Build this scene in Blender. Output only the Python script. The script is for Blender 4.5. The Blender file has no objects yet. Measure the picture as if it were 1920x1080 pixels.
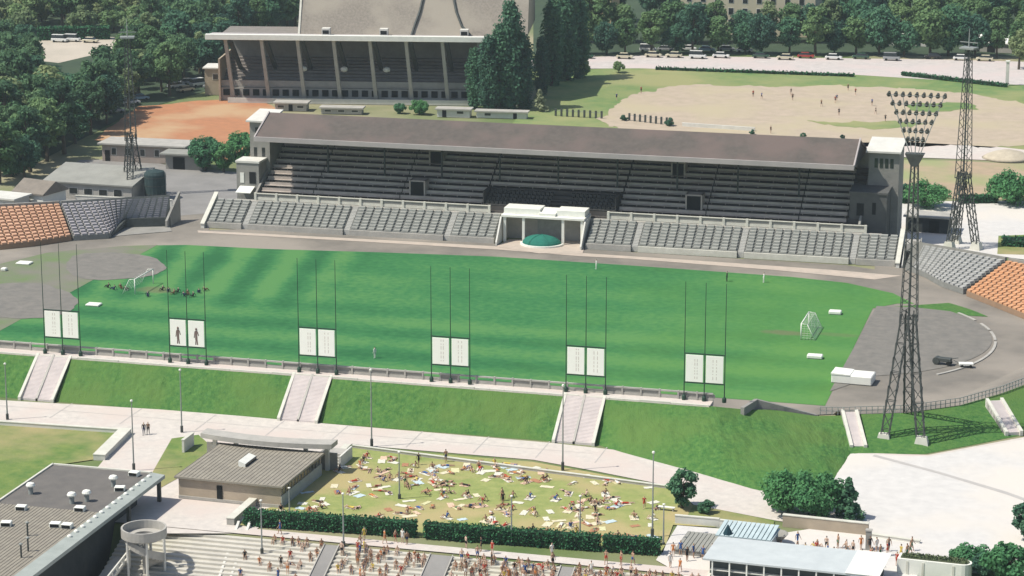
import bpy, bmesh, math, random
from mathutils import Vector, Matrix, noise
R = math.radians
HAZE = 0.00012
random.seed(7)
scene = bpy.context.scene
COL = scene.collection

# ------------------------------------------------------------------ camera
CAM = Vector((107.419, -368.058, 97.002))
CR = Vector((0.965153, 0.261685, 0.000711)); CU = Vector((-0.06263, 0.228353, 0.971562)); CF = Vector((-0.254081, 0.937751, -0.236785))
FPX = 4850.26
cd = bpy.data.cameras.new('camera'); cam = bpy.data.objects.new('camera', cd); COL.objects.link(cam)
cd.sensor_width = 36; cd.lens = 36 * FPX / 1920; cd.clip_start = 1; cd.clip_end = 9000
m = Matrix((CR, CU, -CF)).transposed().to_4x4(); m.translation = CAM
cam.matrix_world = m
scene.camera = cam

# ------------------------------------------------------------------ light
SUN_EL = R(57); SUN_AZ = math.atan2(-0.866, -0.50)          # azimuth measured from +Y towards +X
world = bpy.data.worlds.new('World'); scene.world = world; world.use_nodes = True
nt = world.node_tree; nt.nodes.clear()
sky = nt.nodes.new('ShaderNodeTexSky'); sky.sky_type = 'NISHITA'; sky.sun_disc = False
sky.sun_elevation = SUN_EL; sky.sun_rotation = SUN_AZ; sky.air_density = 1.0; sky.dust_density = 1.5
bg = nt.nodes.new('ShaderNodeBackground'); bg.inputs[1].default_value = 0.11
wo = nt.nodes.new('ShaderNodeOutputWorld')
nt.links.new(sky.outputs[0], bg.inputs[0]); nt.links.new(bg.outputs[0], wo.inputs[0])
sl = bpy.data.lights.new('sun', 'SUN'); sl.energy = 4.6; sl.angle = R(0.5); sl.color = (1.0, 0.95, 0.86)
so = bpy.data.objects.new('sun', sl); COL.objects.link(so)
to_sun = Vector((math.cos(SUN_EL) * math.sin(SUN_AZ), math.cos(SUN_EL) * math.cos(SUN_AZ), math.sin(SUN_EL)))
so.rotation_euler = to_sun.to_track_quat('Z', 'Y').to_euler()
so.location = to_sun * 300
scene.view_settings.view_transform = 'Standard'; scene.view_settings.look = 'None'
scene.view_settings.exposure = 0.22; scene.view_settings.gamma = 1.0

# ------------------------------------------------------------------ helpers
def G(px, py, z=0.0):
    """point of the plane at height z that was measured at this spot of the photograph"""
    d = CF * FPX + CR * (px - 960) - CU * (py - 540)
    return CAM + d * ((z - CAM.z) / d.z)

def gxy(px, py, z=0.0):
    p = G(px, py, z); return (p.x, p.y)

MATS = {}
def mat(name, c, c2=None, scale=0.3, rough=0.85, amt=1.0, bump=0.0, bscale=3.0, c3=None, scale3=0.05, spec=0.25, rnd=0.0, metal=0.0, trans=0.0):
    if name in MATS: return MATS[name]
    m = bpy.data.materials.new(name); m.use_nodes = True; MATS[name] = m
    n = m.node_tree.nodes; l = m.node_tree.links
    p = n['Principled BSDF']; p.inputs['Roughness'].default_value = rough; p.inputs['Metallic'].default_value = metal
    p.inputs['Specular IOR Level'].default_value = spec
    tc = n.new('ShaderNodeTexCoord')
    col = None
    if c2 is None: c2 = tuple(x * 0.8 for x in c)
    nz = n.new('ShaderNodeTexNoise'); nz.inputs['Scale'].default_value = scale; nz.inputs['Detail'].default_value = 6; nz.inputs['Roughness'].default_value = 0.65
    l.new(tc.outputs['Object'], nz.inputs['Vector'])
    cr = n.new('ShaderNodeValToRGB'); cr.color_ramp.elements[0].position = 0.5 - 0.2 / max(amt, .01) * 1.0 if amt >= 1 else 0.3
    cr.color_ramp.elements[1].position = 0.7
    cr.color_ramp.elements[0].color = (*c2, 1); cr.color_ramp.elements[1].color = (*c, 1)
    l.new(nz.outputs['Fac'], cr.inputs[0]); col = cr.outputs[0]
    if c3 is not None:
        n3 = n.new('ShaderNodeTexNoise'); n3.inputs['Scale'].default_value = scale3; n3.inputs['Detail'].default_value = 4
        l.new(tc.outputs['Object'], n3.inputs['Vector'])
        r3 = n.new('ShaderNodeValToRGB'); r3.color_ramp.elements[0].position = 0.45; r3.color_ramp.elements[1].position = 0.62
        l.new(n3.outputs['Fac'], r3.inputs[0])
        mx = n.new('ShaderNodeMix'); mx.data_type = 'RGBA'; mx.inputs['B'].default_value = (*c3, 1)
        l.new(r3.outputs[0], mx.inputs['Factor']); l.new(col, mx.inputs['A']); col = mx.outputs['Result']
    if rnd:
        oi = n.new('ShaderNodeObjectInfo'); hs = n.new('ShaderNodeHueSaturation')
        mr = n.new('ShaderNodeMapRange'); mr.inputs['To Min'].default_value = 1 - rnd; mr.inputs['To Max'].default_value = 1 + rnd
        l.new(oi.outputs['Random'], mr.inputs['Value']); l.new(mr.outputs[0], hs.inputs['Value'])
        mh = n.new('ShaderNodeMath'); mh.operation = 'MULTIPLY_ADD'; mh.inputs[1].default_value = -0.05; mh.inputs[2].default_value = 0.525
        l.new(oi.outputs['Random'], mh.inputs[0]); l.new(mh.outputs[0], hs.inputs['Hue'])
        l.new(col, hs.inputs['Color']); col = hs.outputs[0]
    l.new(col, p.inputs['Base Color'])
    if bump:
        nb = n.new('ShaderNodeTexNoise'); nb.inputs['Scale'].default_value = bscale; nb.inputs['Detail'].default_value = 5
        l.new(tc.outputs['Object'], nb.inputs['Vector'])
        bp = n.new('ShaderNodeBump'); bp.inputs['Strength'].default_value = bump; bp.inputs['Distance'].default_value = 0.1
        l.new(nb.outputs['Fac'], bp.inputs['Height']); l.new(bp.outputs[0], p.inputs['Normal'])
    if trans:
        out = n['Material Output']; tr = n.new('ShaderNodeBsdfTranslucent'); l.new(col, tr.inputs['Color'])
        ms = n.new('ShaderNodeMixShader'); ms.inputs[0].default_value = trans
        l.new(p.outputs[0], ms.inputs[1]); l.new(tr.outputs[0], ms.inputs[2]); l.new(ms.outputs[0], out.inputs['Surface'])
    return m

class MB:
    """collects shapes, then links them as ONE mesh object"""
    def __init__(s): s.v = []; s.f = []; s.mi = []; s.cur = 0
    def quadf(s, *ps):
        i = len(s.v); s.v += [tuple(p) for p in ps]; s.f.append(tuple(range(i, i + len(ps)))); s.mi.append(s.cur); return s
    def box(s, x0, x1, y0, y1, z0, z1):
        i = len(s.v)
        s.v += [(x0, y0, z0), (x1, y0, z0), (x1, y1, z0), (x0, y1, z0), (x0, y0, z1), (x1, y0, z1), (x1, y1, z1), (x0, y1, z1)]
        for q in ((0, 3, 2, 1), (4, 5, 6, 7), (0, 1, 5, 4), (1, 2, 6, 5), (2, 3, 7, 6), (3, 0, 4, 7)):
            s.f.append(tuple(i + k for k in q)); s.mi.append(s.cur)
        return s
    def hexa(s, p):          # 8 points: bottom ring, top ring
        i = len(s.v); s.v += [tuple(q) for q in p]
        for q in ((0, 3, 2, 1), (4, 5, 6, 7), (0, 1, 5, 4), (1, 2, 6, 5), (2, 3, 7, 6), (3, 0, 4, 7)):
            s.f.append(tuple(i + k for k in q)); s.mi.append(s.cur)
        return s
    def prism(s, poly, z0, z1):
        n = len(poly); i = len(s.v)
        f0 = (lambda x, y: z0) if not callable(z0) else z0; f1 = (lambda x, y: z1) if not callable(z1) else z1
        a = sum(poly[k][0] * poly[(k + 1) % n][1] - poly[(k + 1) % n][0] * poly[k][1] for k in range(n))
        if a < 0: poly = poly[::-1]
        s.v += [(x, y, f0(x, y)) for x, y in poly] + [(x, y, f1(x, y)) for x, y in poly]
        s.f.append(tuple(range(i + n, i + 2 * n))); s.mi.append(s.cur)
        s.f.append(tuple(range(i + n - 1, i - 1, -1))); s.mi.append(s.cur)
        for k in range(n):
            k2 = (k + 1) % n; s.f.append((i + k, i + k2, i + n + k2, i + n + k)); s.mi.append(s.cur)
        return s
    def yzprism(s, poly, x0, x1):   # profile in the y-z plane, pushed along x
        n = len(poly); i = len(s.v)
        a = sum(poly[k][0] * poly[(k + 1) % n][1] - poly[(k + 1) % n][0] * poly[k][1] for k in range(n))
        if a < 0: poly = poly[::-1]
        s.v += [(x0, y, z) for y, z in poly] + [(x1, y, z) for y, z in poly]
        s.f.append(tuple(range(i + n, i + 2 * n))); s.mi.append(s.cur)
        s.f.append(tuple(range(i + n - 1, i - 1, -1))); s.mi.append(s.cur)
        for k in range(n):
            k2 = (k + 1) % n; s.f.append((i + k, i + k2, i + n + k2, i + n + k)); s.mi.append(s.cur)
        return s
    def tube(s, p, q, r0, r1=None, n=6, caps=True):
        p = Vector(p); q = Vector(q); r1 = r0 if r1 is None else r1
        d = (q - p).normalized(); a = d.orthogonal().normalized(); b = d.cross(a); i = len(s.v)
        for c, rr in ((p, r0), (q, r1)):
            for k in range(n):
                t = 2 * math.pi * k / n; s.v.append(tuple(c + a * math.cos(t) * rr + b * math.sin(t) * rr))
        for k in range(n):
            k2 = (k + 1) % n; s.f.append((i + k, i + k2, i + n + k2, i + n + k)); s.mi.append(s.cur)
        if caps:
            s.f.append(tuple(range(i + n, i + 2 * n))); s.mi.append(s.cur)
            s.f.append(tuple(range(i + n - 1, i - 1, -1))); s.mi.append(s.cur)
        return s
    def bar(s, p, q, r): return s.tube(p, q, r, r, 4)
    def lathe(s, prof, n=16, c=(0, 0, 0)):
        i = len(s.v); m = len(prof)
        for rr, z in prof:
            for k in range(n):
                t = 2 * math.pi * k / n; s.v.append((c[0] + rr * math.cos(t), c[1] + rr * math.sin(t), c[2] + z))
        for j in range(m - 1):
            for k in range(n):
                k2 = (k + 1) % n; s.f.append((i + j * n + k, i + j * n + k2, i + (j + 1) * n + k2, i + (j + 1) * n + k)); s.mi.append(s.cur)
        s.f.append(tuple(i + (m - 1) * n + k for k in range(n))); s.mi.append(s.cur)
        s.f.append(tuple(i + k for k in range(n - 1, -1, -1))); s.mi.append(s.cur)
        return s
    def build(s, name, m, parent=None, smooth=False, bevel=0.0):
        me = bpy.data.meshes.new(name); me.from_pydata(s.v, [], s.f)
        ms = m if isinstance(m, (list, tuple)) else [m]
        for x in ms: me.materials.append(x)
        if len(ms) > 1: me.polygons.foreach_set('material_index', s.mi)
        if smooth: me.polygons.foreach_set('use_smooth', [True] * len(me.polygons))
        me.update()
        o = bpy.data.objects.new(name, me); COL.objects.link(o)
        if parent is not None: o.parent = parent
        if bevel:
            b = o.modifiers.new('b', 'BEVEL'); b.width = bevel; b.segments = 1; b.limit_method = 'ANGLE'
        return o

def tag(o, label=None, cat=None, group=None, kind=None):
    if label: o['label'] = label
    if cat: o['category'] = cat
    if group: o['group'] = group
    if kind: o['kind'] = kind
    return o

def thing(name, label, cat, loc=(0, 0, 0), rz=0.0, group=None):
    o = bpy.data.objects.new(name, None); COL.objects.link(o); o.empty_display_size = 0.5
    o.location = loc; o.rotation_euler = (0, 0, rz)
    return tag(o, label, cat, group)

KIDS = {}
def dup(o, loc=None, rz=None, label=None, group=None, scale=None, parent=None, cat=None):
    """a copy of a thing with copies of its parts and sub-parts"""
    c = o.copy(); COL.objects.link(c)
    if parent is not None: c.parent = parent
    if loc is not None: c.location = loc
    if rz is not None: c.rotation_euler = (c.rotation_euler[0], c.rotation_euler[1], rz)
    if scale is not None: c.scale = scale if isinstance(scale, (tuple, list)) else (scale,) * 3
    if label: c['label'] = label
    if group: c['group'] = group
    for ch in kids(o):
        dup(ch, parent=c)
    return c
def kids(o):
    return [x for x in list(o.children)]

def sheet(name, pts, z, m, kind='structure', label=None, cat=None):
    """flat area of the ground: outline in world metres"""
    mb = MB(); mb.v = [(x, y, z) for x, y in pts]; mb.f = [tuple(range(len(pts)))]; mb.mi = [0]
    o = mb.build(name, m); a = sum(pts[k][0] * pts[(k + 1) % len(pts)][1] - pts[(k + 1) % len(pts)][0] * pts[k][1] for k in range(len(pts)))
    if a < 0: o.data.flip_normals()
    tag(o, label, cat, None, kind)
    return o
def resample(pts, n):
    L = [0]
    for a, b in zip(pts, pts[1:]): L.append(L[-1] + math.hypot(b[0] - a[0], b[1] - a[1]))
    out = []
    for k in range(n + 1):
        s = L[-1] * k / n; i = max(j for j in range(len(L)) if L[j] <= s + 1e-9); i = min(i, len(pts) - 2)
        t = (s - L[i]) / max(1e-9, L[i + 1] - L[i]); out.append((pts[i][0] + (pts[i + 1][0] - pts[i][0]) * t, pts[i][1] + (pts[i + 1][1] - pts[i][1]) * t))
    return out, L[-1]

def chaikin(p, n):
    for _ in range(n):
        p = [q for i in range(len(p)) for q in (tuple(.75 * a + .25 * b for a, b in zip(p[i], p[(i + 1) % len(p)])), tuple(.25 * a + .75 * b for a, b in zip(p[i], p[(i + 1) % len(p)])))]
    return p
def ragged(p, amp):
    p = resample(p + [p[0]], int(sum(math.hypot(p[i][0] - p[i - 1][0], p[i][1] - p[i - 1][1]) for i in range(len(p))) / 1.2))[0][:-1]
    return [(x + amp * noise.noise(Vector((x * .12, y * .12, 1))) + amp * .6 * noise.noise(Vector((x * .5, y * .5, 2))), y + 2.2 * amp * noise.noise(Vector((x * .10, y * .10, 5))) + amp * noise.noise(Vector((x * .45, y * .45, 7)))) for x, y in p]
def psheet(name, pix, z, m, smooth=0, rag=0, **k):
    p = chaikin([gxy(x, y, z) for x, y in pix], smooth)
    return sheet(name, ragged(p, rag) if rag else p, z, m, **k)

# ------------------------------------------------------------------ materials
M_ground = mat('dry_ground', (.15, .19, .07), (.08, .13, .04), .12, c3=(.30, .27, .17), scale3=.02)
M_turf = None
def pitch_material():
    m = bpy.data.materials.new('mown_turf'); m.use_nodes = True
    n = m.node_tree.nodes; l = m.node_tree.links; p = n['Principled BSDF']; p.inputs['Roughness'].default_value = .9; p.inputs['Specular IOR Level'].default_value = .1
    tc = n.new('ShaderNodeTexCoord'); sp = n.new('ShaderNodeSeparateXYZ'); l.new(tc.outputs['Object'], sp.inputs[0])
    def noise_(s, d=5):
        z = n.new('ShaderNodeTexNoise'); z.inputs['Scale'].default_value = s; z.inputs['Detail'].default_value = d; l.new(tc.outputs['Object'], z.inputs['Vector']); return z.outputs['Fac']
    def math_(op, a, b=None, c=None):
        q = n.new('ShaderNodeMath'); q.operation = op
        for i, v in enumerate((a, b, c)):
            if v is None: continue
            if isinstance(v, (int, float)): q.inputs[i].default_value = v
            else: l.new(v, q.inputs[i])
        return q.outputs[0]
    wob = math_('MULTIPLY_ADD', noise_(.05, 3), 2.4, -1.2)
    # mower bands across the pitch on the western half, along it on the near side
    sx = math_('SINE', math_('MULTIPLY', math_('ADD', math_('MULTIPLY_ADD', sp.outputs['Y'], .18, sp.outputs['X']), math_('MULTIPLY', wob, .5)), .72))
    sy = math_('SINE', math_('MULTIPLY', math_('ADD', sp.outputs['Y'], math_('MULTIPLY', wob, .8)), .50))
    west = n.new('ShaderNodeMapRange'); west.inputs['From Min'].default_value = -22; west.inputs['From Max'].default_value = -32; l.new(sp.outputs['X'], west.inputs['Value'])
    near = n.new('ShaderNodeMapRange'); near.inputs['From Min'].default_value = 2; near.inputs['From Max'].default_value = -12; l.new(sp.outputs['Y'], near.inputs['Value'])
    far = math_('SUBTRACT', 1.0, near.outputs[0])
    v = math_('ADD', math_('MULTIPLY', math_('MULTIPLY', sx, west.outputs[0]), far), math_('MULTIPLY', sy, math_('MULTIPLY_ADD', near.outputs[0], .45, .15)))
    v = math_('ADD', math_('MULTIPLY_ADD', v, .40, .5), math_('MULTIPLY_ADD', noise_(.05, 4), .9, -.40))
    v = math_('ADD', v, math_('MULTIPLY_ADD', noise_(.9, 5), .9, -.45))
    cr = n.new('ShaderNodeValToRGB'); e = cr.color_ramp.elements
    e[0].position = .15; e[0].color = (.024, .118, .042, 1); e[1].position = .85; e[1].color = (.082, .215, .068, 1)
    k = e.new(.5); k.color = (.041, .166, .056, 1)
    l.new(v, cr.inputs[0])
    # worn strips in front of the goals and along the edges
    def spot(cx, cy, rx, ry):
        a = math_('POWER', math_('DIVIDE', math_('SUBTRACT', sp.outputs['X'], cx), rx), 2.0); b = math_('POWER', math_('DIVIDE', math_('SUBTRACT', sp.outputs['Y'], cy), ry), 2.0)
        q = n.new('ShaderNodeMapRange'); q.inputs['From Min'].default_value = 1.3; q.inputs['From Max'].default_value = .3
        l.new(math_('ADD', math_('ADD', a, b), math_('MULTIPLY_ADD', noise_(.5), 1.4, -.7)), q.inputs['Value']); return q.outputs[0]
    w = math_('MAXIMUM', math_('MAXIMUM', spot(49.5, -.3, 3.6, 1.5), spot(-50.5, 0, 3.2, 2.2)), math_('MULTIPLY', spot(57, .6, 4, 1.1), .5))
    w = math_('MULTIPLY', w, .8)
    mx = n.new('ShaderNodeMix'); mx.data_type = 'RGBA'; mx.inputs['B'].default_value = (.13, .15, .075, 1)
    es = n.new('ShaderNodeMapRange'); es.inputs['From Min'].default_value = 15; es.inputs['From Max'].default_value = 75
    l.new(math_('ADD', sp.outputs['X'], math_('MULTIPLY_ADD', noise_(.08, 4), 60.0, -30.0)), es.inputs['Value'])
    m2 = n.new('ShaderNodeMix'); m2.data_type = 'RGBA'; m2.inputs['B'].default_value = (.11, .24, .045, 1)
    l.new(math_('MULTIPLY', es.outputs[0], .62), m2.inputs['Factor']); l.new(cr.outputs[0], m2.inputs['A'])
    l.new(w, mx.inputs['Factor']); l.new(m2.outputs['Result'], mx.inputs['A']); l.new(mx.outputs['Result'], p.inputs['Base Color'])
    return m
M_turf = pitch_material()
M_bank = mat('bank_grass', (.10, .205, .05), (.035, .118, .032), 1.6, bump=1.0, bscale=5, c3=(.095, .175, .045), scale3=.09, spec=.1)
M_lawn = mat('dry_lawn', (.31, .33, .12), (.20, .25, .08), .7, bump=.4, bscale=3, c3=(.38, .32, .155), scale3=.09, spec=.1)
M_rough = mat('rough_grass', (.19, .24, .07), (.085, .165, .045), .5, bump=.5, bscale=2, c3=(.33, .28, .14), scale3=.06, spec=.1)
M_farfield = mat('far_meadow', (.20, .25, .09), (.10, .19, .07), .3, c3=(.28, .28, .13), scale3=.03, spec=.1)
M_cinder = mat('cinder_track', (.215, .195, .165), (.16, .148, .128), .35, bump=.2, bscale=8, c3=(.28, .25, .21), scale3=.05, spec=.15)
M_cinder2 = mat('cinder_infield', (.215, .20, .175), (.15, .145, .13), .6, bump=.2, bscale=8, spec=.15)
M_apron = mat('pink_apron', (.50, .42, .345), (.39, .34, .285), .5)
M_path = mat('pale_asphalt', (.60, .55, .49), (.47, .435, .395), .9, c3=(.54, .47, .42), scale3=.12, bump=.2)
M_plaza = mat('pale_plaza', (.60, .58, .545), (.50, .485, .46), .6, c3=(.60, .56, .50), scale3=.06, bump=.15)
M_conc = mat('concrete', (.43, .41, .365), (.32, .31, .28), .6, bump=.2)
M_step = mat('stair_concrete', (.66, .60, .57), (.55, .50, .48), .5, bump=.2)
M_light = mat('pale_render', (.64, .63, .57), (.52, .51, .46), .5)
M_white = mat('white_paint', (.78, .78, .70), (.68, .68, .62), .8, rough=.6)
M_coping = mat('coping_stone', (.62, .61, .53), (.5, .49, .42), .8)
M_seatgrey = mat('grey_bench', (.36, .365, .33), (.26, .265, .245), .8)
M_seatstep = mat('grey_terrace', (.25, .25, .23), (.18, .185, .17), .8)
M_seator = mat('orange_bench', (.55, .27, .15), (.42, .22, .13), .9)
M_seatorstep = mat('ochre_terrace', (.33, .21, .13), (.24, .165, .11), .7)
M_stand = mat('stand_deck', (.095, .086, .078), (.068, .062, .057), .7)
M_bench = mat('stand_bench', (.50, .44, .385), (.36, .315, .275), .5)
M_roof = mat('felt_roof', (.118, .102, .088), (.085, .075, .066), .9, bump=.3, c3=(.135, .105, .092), scale3=.12)
M_fascia = mat('fascia_board', (.42, .38, .36), (.34, .31, .30), .3)
M_stone = mat('grey_stone', (.30, .29, .26), (.22, .215, .195), .5, bump=.3)
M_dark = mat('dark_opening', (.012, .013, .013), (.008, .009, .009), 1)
M_glass = mat('dark_glass', (.03, .035, .035), (.02, .022, .022), 1, rough=.15, spec=.5)
M_steel = mat('dark_steel', (.075, .085, .08), (.05, .055, .05), 1.5, rough=.6)
M_galv = mat('galvanised_steel', (.30, .32, .30), (.22, .235, .22), 1, rough=.55)
M_green = mat('green_pole', (.025, .06, .04), (.018, .045, .03), 1, rough=.5)
M_panel = mat('board_panel', (.88, .88, .80), (.84, .84, .76), .8, rough=.7)
M_ink = mat('faded_ink', (.20, .14, .12), (.12, .09, .08), 2)
M_inkpale = mat('pale_ink', (.66, .61, .55), (.58, .54, .48), 2)
M_bark = mat('bark', (.10, .08, .055), (.06, .048, .035), 3)
M_sand = mat('sand_pitch', (.46, .375, .285), (.36, .30, .22), .35, c3=(.42, .36, .24), scale3=.05, bump=.3, bscale=1.5)
M_road = mat('far_road', (.55, .50, .465), (.42, .39, .365), .5, c3=(.52, .45, .42), scale3=.08)
M_clay = mat('clay_court', (.44, .20, .10), (.34, .165, .085), .4, c3=(.44, .29, .165), scale3=.06)
M_tan = mat('tan_render', (.42, .35, .26), (.33, .275, .21), .5)
M_tar = mat('tar_roof', (.155, .143, .128), (.115, .108, .10), .5, bump=.3, bscale=6)
M_board = mat('weathered_boards', (.30, .275, .22), (.22, .20, .165), .9)
M_teal = mat('teal_canvas', (.02, .17, .12), (.015, .12, .09), 1)
M_tarmac = mat('yard_tarmac', (.26, .25, .235), (.19, .185, .175), .2)
M_pale_blue = mat('pale_blue_sheet', (.50, .535, .53), (.42, .455, .455), .5)

def leafmat(name, c, c2, rnd=.28):
    return mat(name, c, c2, .55, rough=.75, spec=.15, rnd=rnd, trans=.36)
L_dark = leafmat('leaf_dark', (.135, .235, .105), (.060, .140, .075))
L_mid = leafmat('leaf_mid', (.20, .305, .125), (.10, .195, .085))
L_pale = leafmat('leaf_pale', (.29, .345, .165), (.165, .24, .11))
L_teal = leafmat('leaf_teal', (.095, .205, .115), (.042, .115, .080), .28)
L_bright = leafmat('leaf_bright', (.125, .31, .12), (.065, .20, .085), .15)
L_hedge = mat('leaf_hedge', (.045, .165, .065), (.02, .095, .045), .8, rough=.7, spec=.2, trans=.15)

# ------------------------------------------------------------------ the ground
ZS = -106.3                                   # where the ground drops towards the pool
g = MB()
BIG = 4000
g.quadf((-BIG, ZS, -.12), (BIG, ZS, -.12), (BIG, BIG, -.12), (-BIG, BIG, -.12))
g.quadf((-BIG, ZS - 3, -6), (BIG, ZS - 3, -6), (BIG, ZS, -.12), (-BIG, ZS, -.12))
g.quadf((-BIG, -BIG, -6), (BIG, -BIG, -6), (BIG, ZS - 3, -6), (-BIG, ZS - 3, -6))
tag(g.build('ground', M_ground), kind='structure')

RB = [(52, 46), (60, 43.0), (66.5, 36.5), (73, 29), (79.5, 21.5), (84.3, 14), (87.3, 5), (88, -5), (86.4, -18), (83.2, -25.5), (78.6, -31.5), (72, -36.4), (65, -39.5), (58, -42.5), (52, -46)]
trk = RB + [(-x, y) for x, y in RB[::-1]]
sheet('running_track', trk, .0, M_cinder)
psheet('track_margin', [(-90, 500), (-90, 400), (205, 400), (330, 372), (400, 372), (390, 440), (330, 456), (140, 476)], -.03, M_cinder)
psheet('track_margin', [(1640, 440), (1720, 450), (1830, 540), (1930, 595), (2030, 650), (1960, 650), (1900, 625), (1700, 545), (1640, 512)], -.03, M_cinder)
def arc(cx, cy, rx, ry, a0, a1, n=18): return [(cx + rx * math.cos(R(a0 + (a1 - a0) * k / n)), cy + ry * math.sin(R(a0 + (a1 - a0) * k / n))) for k in range(n + 1)]
sheet('pitch', [(-63, -37), (61, -37), (60.2, 18), (63.5, 22), (66, 22.5), (62, 28.5), (54, 33.5), (45, 35.2), (20, 36.2), (-5, 36.6), (-25, 34.5), (-43, 32), (-58, 31.2), (-63, 29.5)], .03, M_turf)
# green margins and cinder ends beyond the goal lines
sheet('infield_grass', [(60, 18)] + arc(52, 0, 31, 31, 52, 34, 6) + [(72, 17), (66, 19)], .05, M_bank)
sheet('infield_cinder', [(60.6, -30), (60.6, 19.5), (66, 20.2)] + arc(53, 1.5, 26.6, 25, 45, -62, 24), .06, M_cinder2)
sheet('infield_meadow', [(-62.8, -30), (-62.8, 29.8), (-68, 27.5), (-78, 20), (-83, 8), (-83, -8), (-78, -20), (-70, -27)], .05, mat('worn_turf', (.13, .20, .075), (.175, .175, .135), .22, c3=(.19, .18, .15), scale3=.07, rough=.95, spec=.1))
psheet('throwing_area', [(-40, 590), (-40, 536), (40, 531), (100, 533), (138, 548), (148, 572), (120, 590), (60, 597)], .08, M_cinder2, smooth=2, rag=.7)
psheet('jumping_area', [(112, 500), (135, 478), (200, 470), (290, 480), (318, 500), (300, 514), (250, 524), (150, 524)], .08, M_cinder2, smooth=2, rag=.7)
# kerb of the bend
k = MB()
ka = arc(52.8, 0, 27.2, 27.2, 42, -40, 40); kb = arc(52.8, 0, 27.6, 27.6, 42, -40, 40)
for i in range(40):
    if i in (5, 6, 11, 17): continue
    k.prism([ka[i], kb[i], kb[i + 1], ka[i + 1]], .02, .14)
tag(k.build('track_kerb', M_conc), kind='structure')
psheet('pink_apron', [(370, 432), (700, 449), (935, 462), (1085, 474), (1300, 488), (1560, 506), (1690, 517), (1640, 524), (1450, 506), (1180, 485), (1085, 480), (935, 468), (700, 454), (372, 436)], .04, M_apron)
psheet('pavilion_court', [(930, 462), (955, 448), (1100, 452), (1092, 476), (1010, 475)], .07, M_apron)

# outer paths and lawns on the near side
PB = [(-200, 755), (0, 750), (340, 770), (520, 786), (620, 795), (1030, 830), (1150, 843), (1300, 884), (1425, 920), (1560, 905), (1590, 848)]
pix = [(-300, 738)] + PB + [(1740, 853), (1960, 812), (2300, 740), (2300, 1100), (1960, 1020), (1800, 1040), (1700, 1000), (1560, 990), (1455, 976), (1300, 946), (1262, 912), (1100, 880), (1000, 862), (700, 837), (660, 832), (620, 862), (560, 935), (470, 1000), (300, 1000), (180, 880), (240, 806), (0, 787), (-300, 770)]
psheet('footpath', pix, -.04, M_path)
psheet('plaza', [(1592, 850), (1740, 856), (1960, 816), (2300, 745), (2300, 1120), (1960, 1080), (1700, 1070), (1460, 1050), (1465, 1000), (1560, 985), (1575, 920), (1560, 905)], -.02, M_plaza)
psheet('bather_terrace', [(1230, 1050), (1270, 985), (1465, 1000), (1720, 1030), (1720, 1110), (1300, 1090)], .0, M_plaza)
psheet('lawn', [(655, 838), (700, 841), (1000, 866), (1100, 884), (1262, 915), (1300, 948), (1440, 978), (1340, 988), (1262, 984), (1243, 1036), (450, 985), (455, 965), (520, 948)], .0, M_lawn)
psheet('west_lawn', [(-200, 778), (0, 795), (232, 810), (185, 860), (105, 872), (-10, 955), (-200, 1040)], .0, M_rough)
psheet('verge', [(322, 822), (372, 815), (398, 838), (345, 890), (300, 915), (282, 892)], .0, M_rough)
psheet('path_verge', [(1300, 946), (1452, 976), (1450, 992), (1345, 985), (1290, 965)], .02, M_rough)
sheet('pool_court', [(-12, -106.2), (64, -106.2), (64, -104.2), (3, -104.2), (3, -96.5), (-12, -96.5)], .03, M_path)

# far side: yards, sand, road, meadow
psheet('yard', [(-60, 402), (-60, 372), (60, 352), (150, 300), (250, 298), (330, 312), (470, 325), (520, 330), (520, 400), (385, 400), (330, 405), (150, 402)], -.02, M_tarmac)
psheet('clay_court', [(175, 262), (255, 200), (380, 188), (500, 186), (560, 250), (470, 300), (320, 290)], -.02, M_clay, rag=.8)
psheet('sand_pitch', [(1120, 232), (1160, 190), (1235, 158), (1400, 158), (1700, 166), (1830, 178), (1940, 200), (2100, 250), (2100, 275), (1500, 270), (1200, 262)], .0, M_sand, smooth=2, rag=2.2)
psheet('meadow', [(960, 232), (1020, 160), (1110, 130), (1250, 122), (1500, 126), (1960, 150), (2300, 200), (2300, 300), (1500, 290), (1000, 270)], -.04, M_farfield)
psheet('meadow_patch', [(1480, 228), (1640, 222), (1760, 232), (1600, 246)], .03, M_farfield, smooth=2, rag=2.5)
psheet('meadow_patch', [(1690, 196), (1800, 190), (1850, 206), (1740, 212)], .03, M_farfield, smooth=2, rag=2.5)
psheet('back_road', [(900, 112), (1200, 104), (1500, 108), (1800, 112), (2300, 128), (2300, 178), (1890, 158), (1600, 140), (1200, 128), (900, 130)], -.02, M_road)
psheet('light_track', [(1560, 268), (1700, 266), (1880, 276), (2000, 290), (2000, 306), (1800, 298), (1560, 290)], .0, M_path)
psheet('dirt_field', [(1560, 296), (1800, 302), (2000, 312), (2100, 372), (1900, 375), (1560, 365)], -.02, mat('ochre_dirt', (.42, .31, .21), (.32, .26, .17), .3, c3=(.28, .30, .14), scale3=.05))
psheet('forecourt', [(1560, 378), (2100, 376), (2200, 470), (1960, 492), (1800, 470), (1690, 456), (1640, 448), (1560, 420)], -.02, M_plaza)
psheet('grass_bed', [(1872, 442), (1925, 440), (1990, 440), (2000, 480), (1870, 476)], .0, M_rough)
psheet('wood_floor', [(-200, 330), (60, 310), (250, 210), (390, 170), (520, 120), (600, -60), (-200, -60)], -.03, mat('litter_tree_shade', (.055, .085, .045), (.032, .052, .03), .1))  # litter colour darkened, the shade of the wood is painted in
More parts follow.
